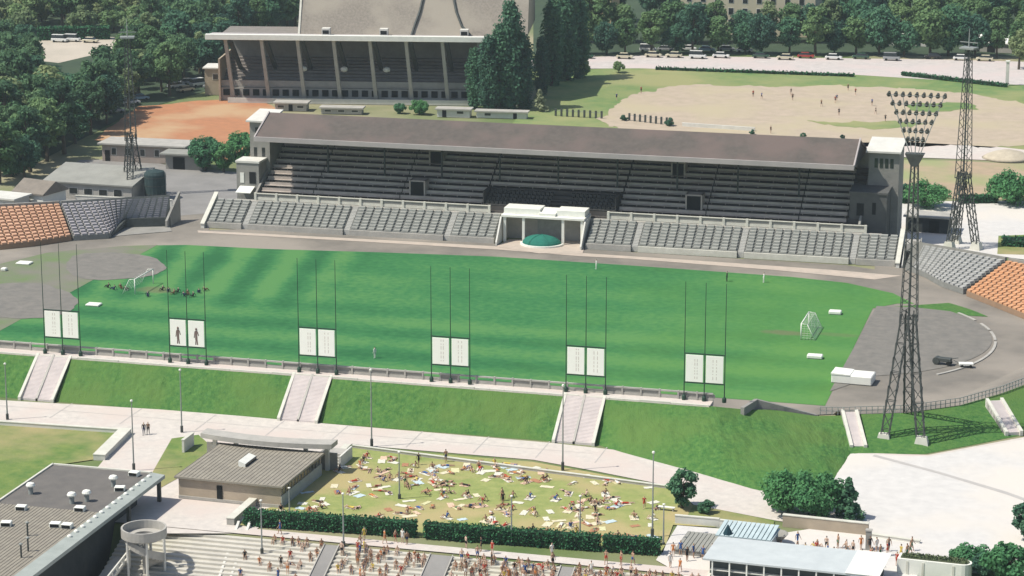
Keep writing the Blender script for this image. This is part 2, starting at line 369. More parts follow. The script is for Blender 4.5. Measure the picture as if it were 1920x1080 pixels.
psheet('park_floor_shade', [(1000, 102), (1300, 100), (1960, 106), (2400, 120), (2400, -120), (1000, -120)], -.05, mat('litter_tree_shade', (.055, .085, .045), (.032, .052, .03), .1))  # dark sheet, shade under the street trees put into its colour
psheet('clearing', [(55, 112), (70, 70), (140, 66), (260, 72), (300, 90), (170, 104), (110, 118)], .0, mat('pale_gravel', (.50, .44, .36), (.40, .36, .29), .1))

# ------------------------------------------------------------------ embankment on the near side
bk = MB()
e_top = [Vector((x, -56.5, 4.5)) for x in range(-110, 38, 2)]; e_bot = [Vector((x, -61.9, -.1)) for x in range(-110, 38, 2)]
bt_top = [Vector((37, -56.5, 4.5)), Vector((49.5, -56.3, 4.5)), G(1400, 768, 3.5), G(1450, 768, 3.0), G(1530, 780, 2.2), G(1580, 779, 2.2)]
bt_bot = [Vector((37, -61.9, -.1))] + [G(*q, -.1) for q in ((1150, 845), (1300, 886), (1425, 923), (1500, 930), (1562, 908), (1596, 852))]
def res3(pts, n):
    L = [0]
    for p, q in zip(pts, pts[1:]): L.append(L[-1] + (q - p).length)
    out = []
    for k_ in range(n + 1):
        d_ = L[-1] * k_ / n; i = max(j for j in range(len(L)) if L[j] <= d_ + 1e-6); i = min(i, len(pts) - 2); out.append(pts[i].lerp(pts[i + 1], (d_ - L[i]) / max(1e-9, L[i + 1] - L[i])))
    return out
e_top += res3(bt_top, 26)[1:]; e_bot += res3(bt_bot, 26)[1:]
def bank_point(i, t):
    i0 = min(int(i), len(e_top) - 2); u = i - i0
    p = e_top[i0].lerp(e_top[i0 + 1], u).lerp(e_bot[i0].lerp(e_bot[i0 + 1], u), t); w = math.sin(math.pi * min(1, max(0, t))); p.z += w * (.25 * noise.noise(p * .35) + .14 * noise.noise(p * 1.1)); return p
def bank_z(i, t):
    p = bank_point(i, t); w = min(1, max(0, min(t, 1 - t) * 12)); p.z += w * ((.08 * noise.noise(Vector((p.x * .8, p.y * .5, 4)))) + .05 * noise.noise(Vector((p.x * 2.3, p.y * 2.3, 9)))); return p
ni = 460; nj = 18; V_ = [[bank_z(28 + (len(e_top) - 29) * i / ni, j / nj) for j in range(nj + 1)] for i in range(ni + 1)]
bk.v = [tuple(p) for r_ in V_ for p in r_]
for i in range(ni):
    for j in range(nj):
        q = i * (nj + 1) + j; bk.f.append((q, q + 1, q + nj + 2, q + nj + 1)); bk.mi.append(0)
tag(bk.build('embankment', M_bank), kind='structure')
psheet('bend_verge', [(1590, 790), (1640, 776), (1740, 774), (1830, 760), (1960, 715), (2100, 640), (2150, 700), (1960, 808), (1885, 816), (1740, 846), (1640, 838), (1585, 840)], .03, M_bank)
# inner seating of the near side (seen only from above the crest) and the crest walk
cw = MB().box(-110, 49, -56.6, -53.6, 3.9, 4.5)
tag(cw.build('crest_walk', M_path), kind='structure')

# ------------------------------------------------------------------ seating builders
def seat_sector(root, front, back, z0, z1, rows, mstep, mbench, pitch=1.9, gap=.45, backwall=True, org=(0, 0)):
    F, LF = resample(front, 24); B, LB = resample(back, 24)
    n = 24
    def P(s, t):
        f = s * n; i = min(n - 1, int(f)); u = f - i
        a = (F[i][0] + (F[i + 1][0] - F[i][0]) * u, F[i][1] + (F[i + 1][1] - F[i][1]) * u)
        b = (B[i][0] + (B[i + 1][0] - B[i][0]) * u, B[i][1] + (B[i + 1][1] - B[i][1]) * u)
        return (a[0] + (b[0] - a[0]) * t - org[0], a[1] + (b[1] - a[1]) * t - org[1])
    st = MB(); dz = (z1 - z0) / rows
    for i in range(rows):
        t0 = i / rows; t1 = (i + 1) / rows; z = z0 + dz * i; zt = z0 + dz * (i + 1)
        for k in range(n):
            a = P(k / n, t0); b = P((k + 1) / n, t0); c = P((k + 1) / n, t1); d = P(k / n, t1)
            zb = 0 if i == 0 else z
            st.quadf((*a, zb), (*b, zb), (*b, zt), (*a, zt)); st.quadf((*a, zt), (*b, zt), (*c, zt), (*d, zt))
        for s in (0, 1):
            a = P(s, t0); d = P(s, t1)
            q = [(*a, -.1), (*d, -.1), (*d, zt), (*a, zt)]
            st.quadf(*(q if s == 1 else q[::-1]))
    for k in range(n):
        a = P(k / n, 1); b = P((k + 1) / n, 1); st.quadf((*b, -.1), (*a, -.1), (*a, z1), (*b, z1))
    st.build('terrace_steps', mstep, root)
    L = (LF + LB) / 2; m = max(2, int(L / pitch))
    be = MB()
    for i in range(rows):
        t0 = (i + .03) / rows; t1 = (i + .985) / rows; z = z0 + dz * (i + 1)
        for j in range(m):
            s0 = (j + gap / pitch / 2) / m; s1 = (j + 1 - gap / pitch / 2) / m
            a = P(s0, t0); b = P(s1, t0); c = P(s1, t1); d = P(s0, t1)
            be.hexa([(*a, z + .01), (*b, z + .01), (*c, z + .01), (*d, z + .01), (*a, z + .30), (*b, z + .30), (*c, z + .34), (*d, z + .34)])
    be.build('bench', mbench, root)
    return P

# ------------------------------------------------------------------ the main grandstand
GA = R(0.8); GC, GSn = math.cos(GA), math.sin(GA)
def gw(x, y, z=0): return (x * GC - y * GSn, 46 + x * GSn + y * GC, z)
def gthing(name, label, cat, x=0, y=0, group=None): return thing(name, label, cat, gw(x, y), GA, group)

gs = gthing('grandstand', 'long covered main grandstand with dark pitched roof along the far side of the pitch', 'grandstand', 0, 7)
# local frame of the stand: y measured from Y=53
rows = 10; dep = 1.52; rise = .76; zb = 4.2
deck = MB()
prof = [(0, 0), (0, zb)]
for i in range(rows):
    prof += [(i * dep + .05, zb + i * rise), (i * dep + .05, zb + (i + 1) * rise - .35)]
    prof += [((i + 1) * dep + .05, zb + (i + 1) * rise - .35)]
prof2 = [(0, 0), (0, zb)]
for i in range(rows):
    prof2 += [(.6 + i * dep, zb + i * rise), (.6 + i * dep, zb + (i + 1) * rise)]
prof2 += [(.6 + rows * dep, zb + rows * rise), (.6 + rows * dep, 0)]
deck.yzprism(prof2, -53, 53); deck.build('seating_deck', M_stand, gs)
for i in range(rows):
    y = .6 + i * dep; z = zb + (i + 1) * rise
    for x0, x1 in ((-52.6, -43.15), (-42.95, -27.3), (-27.1, -12.2), (-11.9, 11.7), (12.0, 26.9), (27.1, 42.7), (42.9, 50.8)):
        if i < 3 and x0 == -11.9:
            continue
        b = MB()
        b.box(x0, x1, y + .50, y + 1.02, z + .30, z + .38)
        b.box(x0, x1, y + 1.02, y + 1.10, z + .30, z + .84)
        x = x0 + .3
        while x < x1: b.box(x, x + .08, y + .7, y + .9, z, z + .30); x += 2.4
        b.build('bench', M_bench, gs)
# guests' box in the middle of the lowest rows
gb = MB(); gb.box(-11.8, 11.4, .65, 5.0, zb + .9, zb + 1.05)
for r_ in range(4):
    for k_ in range(30):
        x = -11.4 + k_ * .76
        if abs(x - 1.2) < 1.3: continue
        gb.box(x, x + .55, .9 + r_ * 1.05, 1.4 + r_ * 1.05, zb + 1.05 + r_ * .45, zb + 1.55 + r_ * .45)
    gb.box(-11.8, 11.4, .75 + r_ * 1.05, 1.9 + r_ * 1.05, zb + .8 + r_ * .45, zb + 1.02 + r_ * .45)
for x in (-11.9, 11.4): gb.box(x, x + .15, .6, 5.2, zb + .8, zb + 3.3)
gb.build('guest_box', mat('box_seats', (.085, .082, .075), (.05, .05, .048), 2), gs)
bw = MB().box(-53, 53, 15.9, 16.3, 0, 14.6); bw.build('back_wall', M_stone, gs)
for s in (-1, 1):
    w = MB(); pr = [(0, 0), (0, zb + 1.1), (rows * dep + .6, zb + rows * rise + 1.2), (rows * dep + .6, 0)]
    w.yzprism(pr, s * 53.0, s * 53.35); w.build('flank_wall', M_stone, gs)
# pitched roof: eave in front, ridge, rear eave
rf = MB()
E0, RG, E1 = (-1.9, 15.45), (6.1, 18.55), (17.2, 14.9)
rf.yzprism([E0, RG, E1, (E1[0], E1[1] - .3), (RG[0], RG[1] - .35), (E0[0], E0[1] - .3)], -52.6, 52.2)
rf_o = rf.build('roof', M_roof, gs)
MB().box(-52.65, 52.25, -2.12, -1.9, 14.75, 15.62).build('fascia', M_fascia, gs, bevel=.03)
for s in (-1, 1):
    x = -52.3 if s < 0 else 51.9
    gbl = MB().yzprism([(.4, 15.2), (RG[0], RG[1] - .4), (E1[0] - .5, E1[1] - .1), (E1[0] - .5, 14.2), (.4, 14.6)], x - .12, x + .12)
    gbl.build('gable_end', M_stand, gs)
    brg = MB(); xo = x + s * .3
    brg.hexa([(xo - .12, -1.9, 14.95), (xo + .12, -1.9, 14.95), (xo + .12, RG[0], 18.3), (xo - .12, RG[0], 18.3), (xo - .12, -1.9, 15.6), (xo + .12, -1.9, 15.6), (xo + .12, RG[0], 18.8), (xo - .12, RG[0], 18.8)])
    brg.build('barge_board', M_fascia, gs)
for i in range(9):
    x = -42 + i * 10.5
    yy = 6.8; MB().box(x - .14, x + .14, yy - .14, yy + .14, zb + 3.2, 17.9).build('roof_column', M_steel, gs)
# stairway mouths
for (x, row, w, h) in ((-23.2, 7.4, 2.0, 2.0), (20.4, 7.4, 2.0, 2.0), (-24.3, 2.1, 2.4, 2.1), (24.7, 2.1, 2.4, 2.1)):
    y = .6 + row * dep - 1.3; z = zb + row * rise - .5
    po = MB(); po.box(x - w / 2 - .25, x - w / 2, y, y + 2.6, z, z + h + .9); po.box(x + w / 2, x + w / 2 + .25, y, y + 2.6, z, z + h + .9)
    po.box(x - w / 2 - .25, x + w / 2 + .25, y + .2, y + 2.6, z + h + .65, z + h + .9)
    p_ = po.build('stair_portal', M_bench, gs); MB().box(x - w / 2, x + w / 2, y + .1, y + .3, z, z + h + .65).build('opening', M_dark, p_)
# front balustrade
bal = MB()
for x0, x1 in ((-53.2, -10.5), (10.5, 54.3)):
    n = round((x1 - x0) / 3.9)
    bal.box(x0, x1, -.32, -.22, 3.95, 4.45); bal.box(x0, x1, -.42, -.12, 5.05, 5.2)
    for k in range(n + 1):
        x = x0 + (x1 - x0) * k / n; bal.box(x - .22, x + .22, -.47, -.07, 3.9, 5.25)
bal.build('balustrade', M_coping, gs, bevel=.02)
bp_ = MB()
for x0, x1 in ((-53.1, -10.6), (10.6, 54.2)): bp_.box(x0, x1, -.29, -.25, 4.46, 5.04)
bp_.build('balustrade_panel', M_stone, gs)
MB().box(-57, 57, -1.15, 0, -.1, 3.9).build('front_gallery', M_conc, gs)
M_annex = mat('dark_stone', (.115, .115, .108), (.08, .082, .078), .6)  # darker stone tone for the east annex and its parapet
# stair towers with annexes at both ends
for s in (-1, 1):
    x0, x1 = (-56.4, -52.7) if s < 0 else (53.5, 58.6)
    y0, y1, zt = (6.2, 12.5, 16.7) if s < 0 else (8.4, 16, 16.0)
    tw = MB().box(x0, x1, y0, y1, 0, zt).build('stair_tower', M_stone, gs)
    rfm = MB().hexa([(x0 - .5, y0 - .6, zt), (x1 + .3, y0 - .6, zt), (x1 + .3, y1 + .6, zt + .9), (x0 - .5, y1 + .6, zt + .9), (x0 - .5, y0 - .6, zt + .3), (x1 + .3, y0 - .6, zt + .3), (x1 + .3, y1 + .6, zt + 1.2), (x0 - .5, y1 + .6, zt + 1.2)])
    rfm.build('tower_roof', M_light, tw)
    nx = 4 if s > 0 else 2
    wl_ = [(x0 + .8 + (x1 - x0 - 1.6) * (k_ + .5) / nx, zt - 2.6) for k_ in range(nx)] + ([(x0 + 1.0 + k_ * 1.5, zt - 6.2) for k_ in range(2)] if s < 0 else [])
    for xx, zz in wl_: MB().box(xx - .28, xx + .28, y0 - .05, y0 + .1, zz, zz + 1.6).build('window', M_glass, tw)
    a0, a1 = (-57.6, -53.4) if s < 0 else (51.2, 57.4)
    an = MB().box(a0, a1, 2.2, y0, 0, 10.0)
    an_o = an.build('annex', M_stone if s < 0 else M_annex, gs)
    MB().box(a0 - .15, a1 + .15, 2.05, y0, 10.0, 10.35).build('parapet', M_light if s < 0 else M_annex, an_o)
    dx = -54.6 if s < 0 else 53.0
    MB().box(dx - .6, dx + .6, 2.12, 2.3, 6.3, 8.4).build('doorway', M_dark, an_o)
    if s < 0:
        MB().box(-56.9, -56.2, 2.12, 2.3, 6.4, 8.2).build('window', M_white, an_o)
        MB().hexa([(-57, -.2, 5.0), (-54.2, -.2, 5.0), (-54.2, 2.2, 5.7), (-57, 2.2, 5.7), (-57, -.2, 5.12), (-54.2, -.2, 5.12), (-54.2, 2.2, 5.82), (-57, 2.2, 5.82)]).build('door_canopy', M_white, an_o)
    else:
        MB().box(55.0, 55.6, 2.12, 2.3, 6.6, 8.6).build('window', M_dark, an_o)

# open terraces in front, eight blocks parted by pale stairs
names = {(-60, -53.6): 'short grey seating block at the west end of the terrace', (-52.4, -35): 'long grey seating block second from the west end of the terrace',
         (-33.8, -17): 'long grey seating block third from the west end of the terrace', (-15.8, -8): 'narrow grey seating block west of the white pavilion',
         (8, 15.8): 'narrow grey seating block east of the white pavilion', (17, 33.8): 'long grey seating block third from the east end of the terrace',
         (35, 52.4): 'long grey seating block second from the east end of the terrace', (53.6, 60): 'short grey seating block at the east end of the terrace'}
for (x0, x1), lb in names.items():
    rt = gthing('seating_block', lb, 'seating block', (x0 + x1) / 2, 0, 'seating blocks below the grandstand')
    h = (x1 - x0) / 2
    seat_sector(rt, [(-h, .5), (h, .5)], [(-h, 5.85), (h, 5.85)], .7, 3.75, 8, M_seatstep, M_seatgrey, pitch=1.45, gap=.42)
    MB().box(-h, h, .1, .48, -.05, .95).build('front_wall', M_coping if x0 > 10 and x0 < 50 else M_conc, rt)
for x, lb in ((-53, 'pale stair at the west end of the terrace seats'), (-34.4, 'pale stair between the second and third western seating blocks'), (-16.4, 'pale stair beside the narrow western seating block'),
              (16.4, 'pale stair beside the narrow eastern seating block'), (34.4, 'pale stair between the second and third eastern seating blocks'), (53, 'pale stair at the east end of the terrace seats')):
    rt = gthing('aisle_stair', lb, 'stair', x, 0, 'stairs between the seating blocks')
    st = MB()
    for i in range(16):
        st.box(-.5, .5, .5 + i * .335, 5.9, (.7 + i * .19) if i else -.05, .7 + (i + 1) * .19)
    st.build('steps', mat('aisle_concrete', (.46, .455, .42), (.37, .365, .34), .6), rt)
for s, lb in ((-1, 'sloping white wing wall closing the west end of the terrace'), (1, 'sloping white wing wall closing the east end of the terrace')):
    rt = gthing('wing_wall', lb, 'wall', s * 60.5, 0, 'wing walls of the terrace')
    MB().yzprism([(-.6, -.1), (-.6, .7), (6.6, 4.9), (6.6, -.1)], -.3, .3).build('wall_body', M_light, rt)
    MB().hexa([(-.38, -.7, .7), (.38, -.7, .7), (.38, 6.7, 4.9), (-.38, 6.7, 4.9), (-.38, -.7, .85), (.38, -.7, .85), (.38, 6.7, 5.05), (-.38, 6.7, 5.05)]).build('coping', M_coping, rt)

# white entrance pavilion with its teal half dome
pv = gthing('entrance_pavilion', 'white flat roofed entrance pavilion with columns in the middle of the terrace', 'pavilion', 0, 0)
MB().box(-7.2, 7.4, 1.9, 6.8, 4.35, 4.75).build('roof_slab', M_white, pv, bevel=.04)
MB().box(-7.0, -.6, 3.2, 6.7, 4.75, 5.75).build('roof_block', M_white, pv, bevel=.05); MB().box(2.2, 7.2, 3.2, 6.7, 4.75, 5.75).build('roof_block', M_white, pv, bevel=.05)
MB().yzprism([(2.4, 4.75), (2.4, 5.2), (6, 5.6), (6, 4.75)], -.6, 2.2).build('balcony_front', M_white, pv)
for x in (-6.6, -3.3, 3.6, 6.9): MB().box(x - .22, x + .22, 2.1, 2.5, 0, 4.35).build('column', M_white, pv)
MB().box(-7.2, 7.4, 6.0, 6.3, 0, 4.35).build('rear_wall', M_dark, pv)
MB().box(-1.7, 2.6, 5.7, 6.0, .2, 3.6).build('entrance_screen', M_galv, pv)
for s in (-1, 1): MB().yzprism([(-1.2, 0), (-1.2, .6), (2.0, 4.3), (6.2, 4.7), (6.2, 0)], s * 7.35 - .14 + .1, s * 7.35 + .14 + .1).build('side_wall', M_light, pv)
dm = gthing('half_dome_canopy', 'low teal canvas half dome in front of the white entrance pavilion', 'canopy', .1, 1.6)
d = MB(); na = 18; nb = 6
for i in range(na):
    for j in range(nb):
        def Q(a, b):
            t = math.pi * a / na; p = math.pi / 2 * b / nb
            return (-3.4 * math.cos(t) * math.cos(p), -3.0 * math.sin(t) * math.cos(p), .25 + 1.55 * math.sin(p))
        d.quadf(Q(i, j), Q(i + 1, j), Q(i + 1, j + 1), Q(i, j + 1))
d.build('canvas', M_teal, dm, smooth=True)
rim = MB()
for i in range(na):
    a = arc(0, 0, 3.75, 3.35, 180 + 180 * i / na, 180 + 180 * (i + 1) / na, 1); b = arc(0, 0, 3.3, 2.9, 180 + 180 * i / na, 180 + 180 * (i + 1) / na, 1)
    rim.prism([a[0], a[1], b[1], b[0]], 0, .35)
rim.build('plinth', M_white, dm)
rb_ = MB()
for a in (60, 120):
    for j in range(nb):
        def Q(b):
            t = R(a); p = math.pi / 2 * b / nb
            return Vector((-3.45 * math.cos(t) * math.cos(p), -3.05 * math.sin(t) * math.cos(p), .27 + 1.57 * math.sin(p)))
        rb_.tube(Q(j), Q(j + 1), .05, n=4)
rb_.build('rib', M_teal, dm)

# ------------------------------------------------------------------ curved seating of the bends
def bowl(name_label, pixF, pixB, ms, mb_, grp, rows=11, z0=.5, z1=4.5):
    F = [gxy(x, y, z0) for x, y in pixF]; B = [gxy(x, y, z1) for x, y in pixB]
    if F[0][0] > F[-1][0]: F = F[::-1]; B = B[::-1]
    org = (sum(p[0] for p in F) / len(F), sum(p[1] for p in F) / len(F))
    rt = thing('curved_seating', name_label, 'seating', (*org, 0), 0, grp)
    P = seat_sector(rt, F, B, z0, z1, rows, ms, mb_, pitch=1.15, gap=.36, org=org)
    w = MB()
    for k_ in range(24):
        a = P(k_ / 24, 1.0); b = P((k_ + 1) / 24, 1.0); c = P((k_ + 1) / 24, 1.05); d_ = P(k_ / 24, 1.05)
        w.hexa([(*a, 0), (*b, 0), (*c, 0), (*d_, 0), (*a, z1 + .75), (*b, z1 + .75), (*c, z1 + .75), (*d_, z1 + .75)])
    w.build('rim_wall', M_stone, rt)
    return rt
bowl('grey curved seating between the orange seats and the west end of the grandstand', [(138, 446), (205, 442), (232, 420), (312, 416)], [(115, 385), (180, 381), (245, 377), (318, 373)], M_seatstep, mat('lilac_bench', (.36, .34, .35), (.26, .25, .26), 1), 'grey curved seats of the bends')
bowl('faded orange curved seating at the west bend of the track', [(-170, 470), (-90, 468), (0, 463), (60, 457), (134, 446)], [(-190, 405), (-90, 397), (0, 391), (60, 388), (112, 385)], M_seatorstep, mat('orange_bench_west', (.60, .37, .24), (.48, .28, .18), .5), 'orange curved seats of the bends')
bowl('grey curved seating between the orange seats and the east end of the grandstand', [(1698, 500), (1735, 515), (1765, 532), (1806, 546)], [(1712, 460), (1770, 470), (1830, 481), (1884, 491)], M_seatstep, mat('silver_bench', (.42, .42, .40), (.30, .30, .29), 1), 'grey curved seats of the bends')
bowl('faded orange curved seating at the east bend of the track', [(1812, 549), (1870, 572), (1930, 596), (2010, 640), (2060, 690)], [(1890, 492), (1960, 507), (2040, 530), (2130, 565), (2200, 600)], M_seatorstep, mat('orange_bench_east', (.62, .33, .17), (.48, .26, .14), .5), 'orange curved seats of the bends')
# sunken exit passages beside the stand
for nm, P4, lb in (('exit_tunnel', [(208, 444), (235, 427), (318, 425), (322, 434), (250, 440)], 'dark sunken exit passage in front of the grey west seats'),):
    o_ = gxy(P4[0][0], P4[0][1]); rt = thing(nm, lb, 'passage', (*o_, 0))
    pl = [(gxy(x, y)[0] - o_[0], gxy(x, y)[1] - o_[1]) for x, y in P4]
    MB().prism(pl, .02, .06).build('passage_floor', M_stone, rt)
    MB().tube((pl[0][0], pl[0][1], .3), (pl[1][0], pl[1][1], 1.3), .3, .45, 4).build('parapet', M_steel, rt)
    a, b = pl[1], pl[2]; MB().prism([a, b, (b[0], b[1] + .5), (a[0], a[1] + .5)], 0, 1.6).build('retaining_wall', M_steel, rt)
rt = gthing('exit_tunnel', 'dark sunken exit passage between the east wing wall and the grey east seats', 'passage', 62.3, 0)
MB().yzprism([(-.4, 0), (-.4, .4), (5.5, 3.9), (5.5, 0)], -1.2, -1.0).build('parapet', M_light, rt)
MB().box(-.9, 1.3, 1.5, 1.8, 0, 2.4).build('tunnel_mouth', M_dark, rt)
MB().yzprism([(-.2, 0), (-.2, .3), (5.5, 3.9), (5.5, 0)], 1.3, 1.5).build('parapet', M_stone, rt)
MB().box(-.95, 1.25, 1.85, 5.4, 2.3, 3.6).build('tunnel_roof', M_conc, rt)
rt = gthing('end_wall', 'short dark end wall of the grey west seats beside the sunken passage', 'wall', -66.7, 1)
MB().yzprism([(-3.0, 0), (-3.0, 1.2), (3.4, 5.2), (3.4, 0)], -.2, .2).build('wall_body', M_stone, rt)

# ------------------------------------------------------------------ crest parapet, billboards, bank stairs
cp = thing('crest_parapet', 'long low pale wall with grey inset panels along the crest of the near bank', 'wall', (-30, -53.8, 4.5))
w = MB(); ins = MB()
x = -80
while x < 79:
    w.box(x, x + .22, -.32, .02, 0, 1.1); x += 2.45
w.box(-80, 79, -.24, -.06, 0, .35); w.box(-80, 79, -.30, 0, .86, 1.04)
w.build('parapet_wall', M_conc, cp)
x = -80; random.seed(3)
while x < 78:
    if random.random() < .75: MB().box(x + .23, x + 2.44, -.18, -.12, .36, .85).build('inset_panel', M_stone, cp)
    x += 2.45
hr = thing('crest_kerb', 'pale raised kerb along the outer edge of the crest walk', 'kerb', (-30, -56.45, 4.5))
k = MB(); x = -80
random.seed(11)
while x < 78.5:
    L_ = random.choice((2, 4, 6)); k.box(x, min(79, x + L_ - .06), -.12, .12, 0, .16 if random.random() < .7 else .22); x += L_
k.build('kerb_stone', M_coping, hr)

def billboard(px, py, label, figures):
    p = G(px + 33, py + 2, 4.5); rt = thing('billboard', label, 'billboard', (p.x, p.y, 4.5), R(.5), 'double white boards along the crest')
    hgt = 15.6
    for x in (-2.62, 0, 2.62):
        po = MB().tube((x, 0, 0), (x, 0, hgt), .075, .035, 8).build('pole', M_green, rt)
        MB().lathe([(.28, 0), (.28, .5), (.15, .7)], 10, (x, 0, 0)).build('pole_base', M_green, po)
    for z in (2.35, 6.2): MB().box(-2.62, 2.62, -.06, .06, z - .07, z + .07).build('crossbar', M_green, rt)
    for i, x in enumerate((-1.31, 1.31)):
        pn = MB().box(x - 1.13, x + 1.13, -.10, -.03, 2.48, 6.05).build('panel', M_panel, rt, bevel=.02)
        mk = MB(); mi = M_inkpale
        if figures:
            mi = M_ink
            mk.prism([(x - .16, -.104), (x + .16, -.104), (x + .16, -.112), (x - .16, -.112)], 3.4, 4.7)
            for (a, b, w2) in (((-.10, 2.75), (-.06, 3.4), .08), ((.16, 2.75), (.10, 3.4), .08), ((-.18, 4.6), (-.30, 3.7), .06), ((.18, 4.6), (.34, 4.0), .06)):
                mk.hexa([(x + a[0] - w2, -.112, a[1]), (x + a[0] + w2, -.112, a[1]), (x + a[0] + w2, -.102, a[1]), (x + a[0] - w2, -.102, a[1]), (x + b[0] - w2, -.112, b[1]), (x + b[0] + w2, -.112, b[1]), (x + b[0] + w2, -.102, b[1]), (x + b[0] - w2, -.102, b[1])])
            mk.lathe([(.06, 0), (.15, .1), (.17, .2), (.12, .34), (.04, .38)], 8, (x, -.05, 4.72))
        else:
            for dx in ((-.22, .24) if i else (.05, .36)):
                z = 2.9; random.seed(int(px) + i)
                while z < 5.7:
                    L_ = random.uniform(.15, .5); mk.box(x + dx - .05, x + dx + .05, -.108, -.101, z, z + L_); z += L_ + random.uniform(.08, .3)
        mk.build('painted_mark', mi, pn)
    return rt
for (px, py, lb, f) in ((85, 663, 'double white board on three green poles above the westernmost bank stair', False), (320, 680, 'double white board with two dark painted figures on three green poles', True),
                        (563, 698, 'double white board on three green poles above the second bank stair', False), (812, 716, 'double white board on three green poles midway between the second and third bank stairs', False),
                        (1065, 735, 'double white board on three green poles above the third bank stair', False), (1287, 750, 'double white board on three green poles nearest the east goal', False)):
    billboard(px, py, lb, f)

def bank_stair(x0, x1, yt, yb, zt, zb2, label, ang=0.0, divider=True, wide=.4, c=None):
    w = x1 - x0; c = c or ((x0 + x1) / 2, yt)
    rt = thing('bank_stair', label, 'stair', (c[0], c[1], zb2), ang, 'stairs down the outer bank')
    L_ = yt - yb; h = zt - zb2; n = 34; st = MB()
    for i in range(n):
        a = L_ * i / n; b = L_ * (i + 1) / n; z = h * (1 - (i + .25) / n) + .12
        st.box(-w / 2, w / 2, -b, -a, -.6, z)
    st.build('steps', M_step, rt)
    xs = [-w / 2, w / 2 - wide]
    for i, x in enumerate(xs):
        MB().hexa([(x, .3, -.3), (x + wide, .3, -.3), (x + wide, -L_ - .3, -.3), (x, -L_ - .3, -.3), (x, .3, h + .5), (x + wide, .3, h + .5), (x + wide, -L_ - .3, .5), (x, -L_ - .3, .5)][0:4] + [(x, .3, h + .38), (x + wide, .3, h + .38), (x + wide, -L_ - .3, .38), (x, -L_ - .3, .38)]).build('side_wall', M_coping, rt)
    if divider:
        MB().hexa([(-.16, .2, -.3), (.16, .2, -.3), (.16, -L_, -.3), (-.16, -L_, -.3), (-.14, .2, h + .36), (.14, .2, h + .36), (.14, -L_, .36), (-.14, -L_, .36)]).build('middle_wall', M_conc, rt)
    return rt
bank_stair(-44.2, -39.0, -56.55, -62.3, 4.5, 0, 'wide two-lane concrete stair at the west end of the near bank')
bank_stair(-7.2, -1.6, -56.55, -62.3, 4.5, 0, 'wide two-lane concrete stair between the second and third pairs of white boards')
bank_stair(29.9, 35.5, -56.55, -62.3, 4.5, 0, 'wide two-lane concrete stair in the middle of the near bank below the fifth boards')
for a, b, a2, b2, lb in (((1577, 778), (1594, 842), (1609, 778), (1624, 842), 'narrow pale stair from the bend down to the plaza beside the floodlight mast'), ((1850, 758), (1886, 818), (1881, 755), (1914, 814), 'narrow pale stair from the bend to the plaza farther east than the mast')):
    p = (G(*a, 2.2) + G(*a2, 2.2)) / 2; q = (G(*b, 0) + G(*b2, 0)) / 2; dv = p - q; w_ = (G(*a, 2.2) - G(*a2, 2.2)).length
    ang = math.atan2(-dv.x, dv.y)
    bank_stair(-w_ / 2, w_ / 2, 0, -math.hypot(dv.x, dv.y), 2.5, .25, lb, ang, False, .42, (p.x, p.y))

# ------------------------------------------------------------------ rim of the near east bend
rimp = [(1578, 778), (1600, 777), (1700, 774), (1800, 760), (1880, 737), (1930, 718), (2010, 680)]
rw = [Vector((*gxy(x, y, 2.2), 0)) for x, y in rimp]
bend = MB()
ow = [Vector((*gxy(x, y, 0), 0)) for x, y in [(1592, 852), (1610, 850), (1735, 850), (1830, 832), (1900, 818), (1960, 806), (2060, 770)]]
rin = [Vector((*gxy(x, y, 0), 0)) for x, y in [(1540, 760), (1600, 760), (1700, 756), (1800, 742), (1880, 718), (1930, 700), (2010, 660)]]
for i in range(len(rw) - 1):
    for j in range(5):
        def P(i, j):
            t = j / 5; q = rw[i].lerp(ow[i], t); return (q.x, q.y, 2.2 * (1 - t) - .08 * t + .15 * noise.noise(q * .4) * math.sin(math.pi * t))
        bend.quadf(P(i, j), P(i, j + 1), P(i + 1, j + 1), P(i + 1, j))
tag(bend.build('bend_bank', M_bank), kind='structure')
bt = MB()
for i in range(len(rw) - 1):
    a, b = rw[i], rw[i + 1]
    ia = a + (Vector((52, 0, 0)) - a).normalized() * 3.0; ib = b + (Vector((52, 0, 0)) - b).normalized() * 3.0
    ja = a + (Vector((52, 0, 0)) - a).normalized() * 8.0; jb = b + (Vector((52, 0, 0)) - b).normalized() * 8.0
    bt.quadf((a.x, a.y, 2.21), (b.x, b.y, 2.21), (ib.x, ib.y, 2.0), (ia.x, ia.y, 2.0))
    bt.quadf((ia.x, ia.y, 2.0), (ib.x, ib.y, 2.0), (jb.x, jb.y, .01), (ja.x, ja.y, .01))
tag(bt.build('bend_walk', M_cinder), kind='structure')
DUM = 0
fe = thing('track_fence', 'low grey fence curving round the near side of the east bend', 'fence', (rw[0].x, rw[0].y, 2.2))
ra = MB(); po = MB()
smp, LL = resample([gxy(1538, 777, 2.2)] + [(v.x, v.y) for v in rw], 64)
for i in range(64):
    a = Vector((smp[i][0] - rw[0].x, smp[i][1] - rw[0].y, 0)); b = Vector((smp[i + 1][0] - rw[0].x, smp[i + 1][1] - rw[0].y, 0))
    for z in (.5, 1.0): ra.bar(a + Vector((0, 0, z)), b + Vector((0, 0, z)), .05)
    MB().bar(a, a + Vector((0, 0, 1.05)), .07).build('post', M_galv, fe)
ra.build('rail', M_galv, fe)
rt = thing('retaining_wall', 'dark bent retaining wall where the near bank falls away towards the east bend', 'wall', (*gxy(1400, 758, 4.2), 0))
q = [G(1392, 764, 4.4), G(1418, 748, 4.3), G(1530, 777, 2.2), G(1536, 782, 1.6)]
o_ = rt.location; wv = MB()
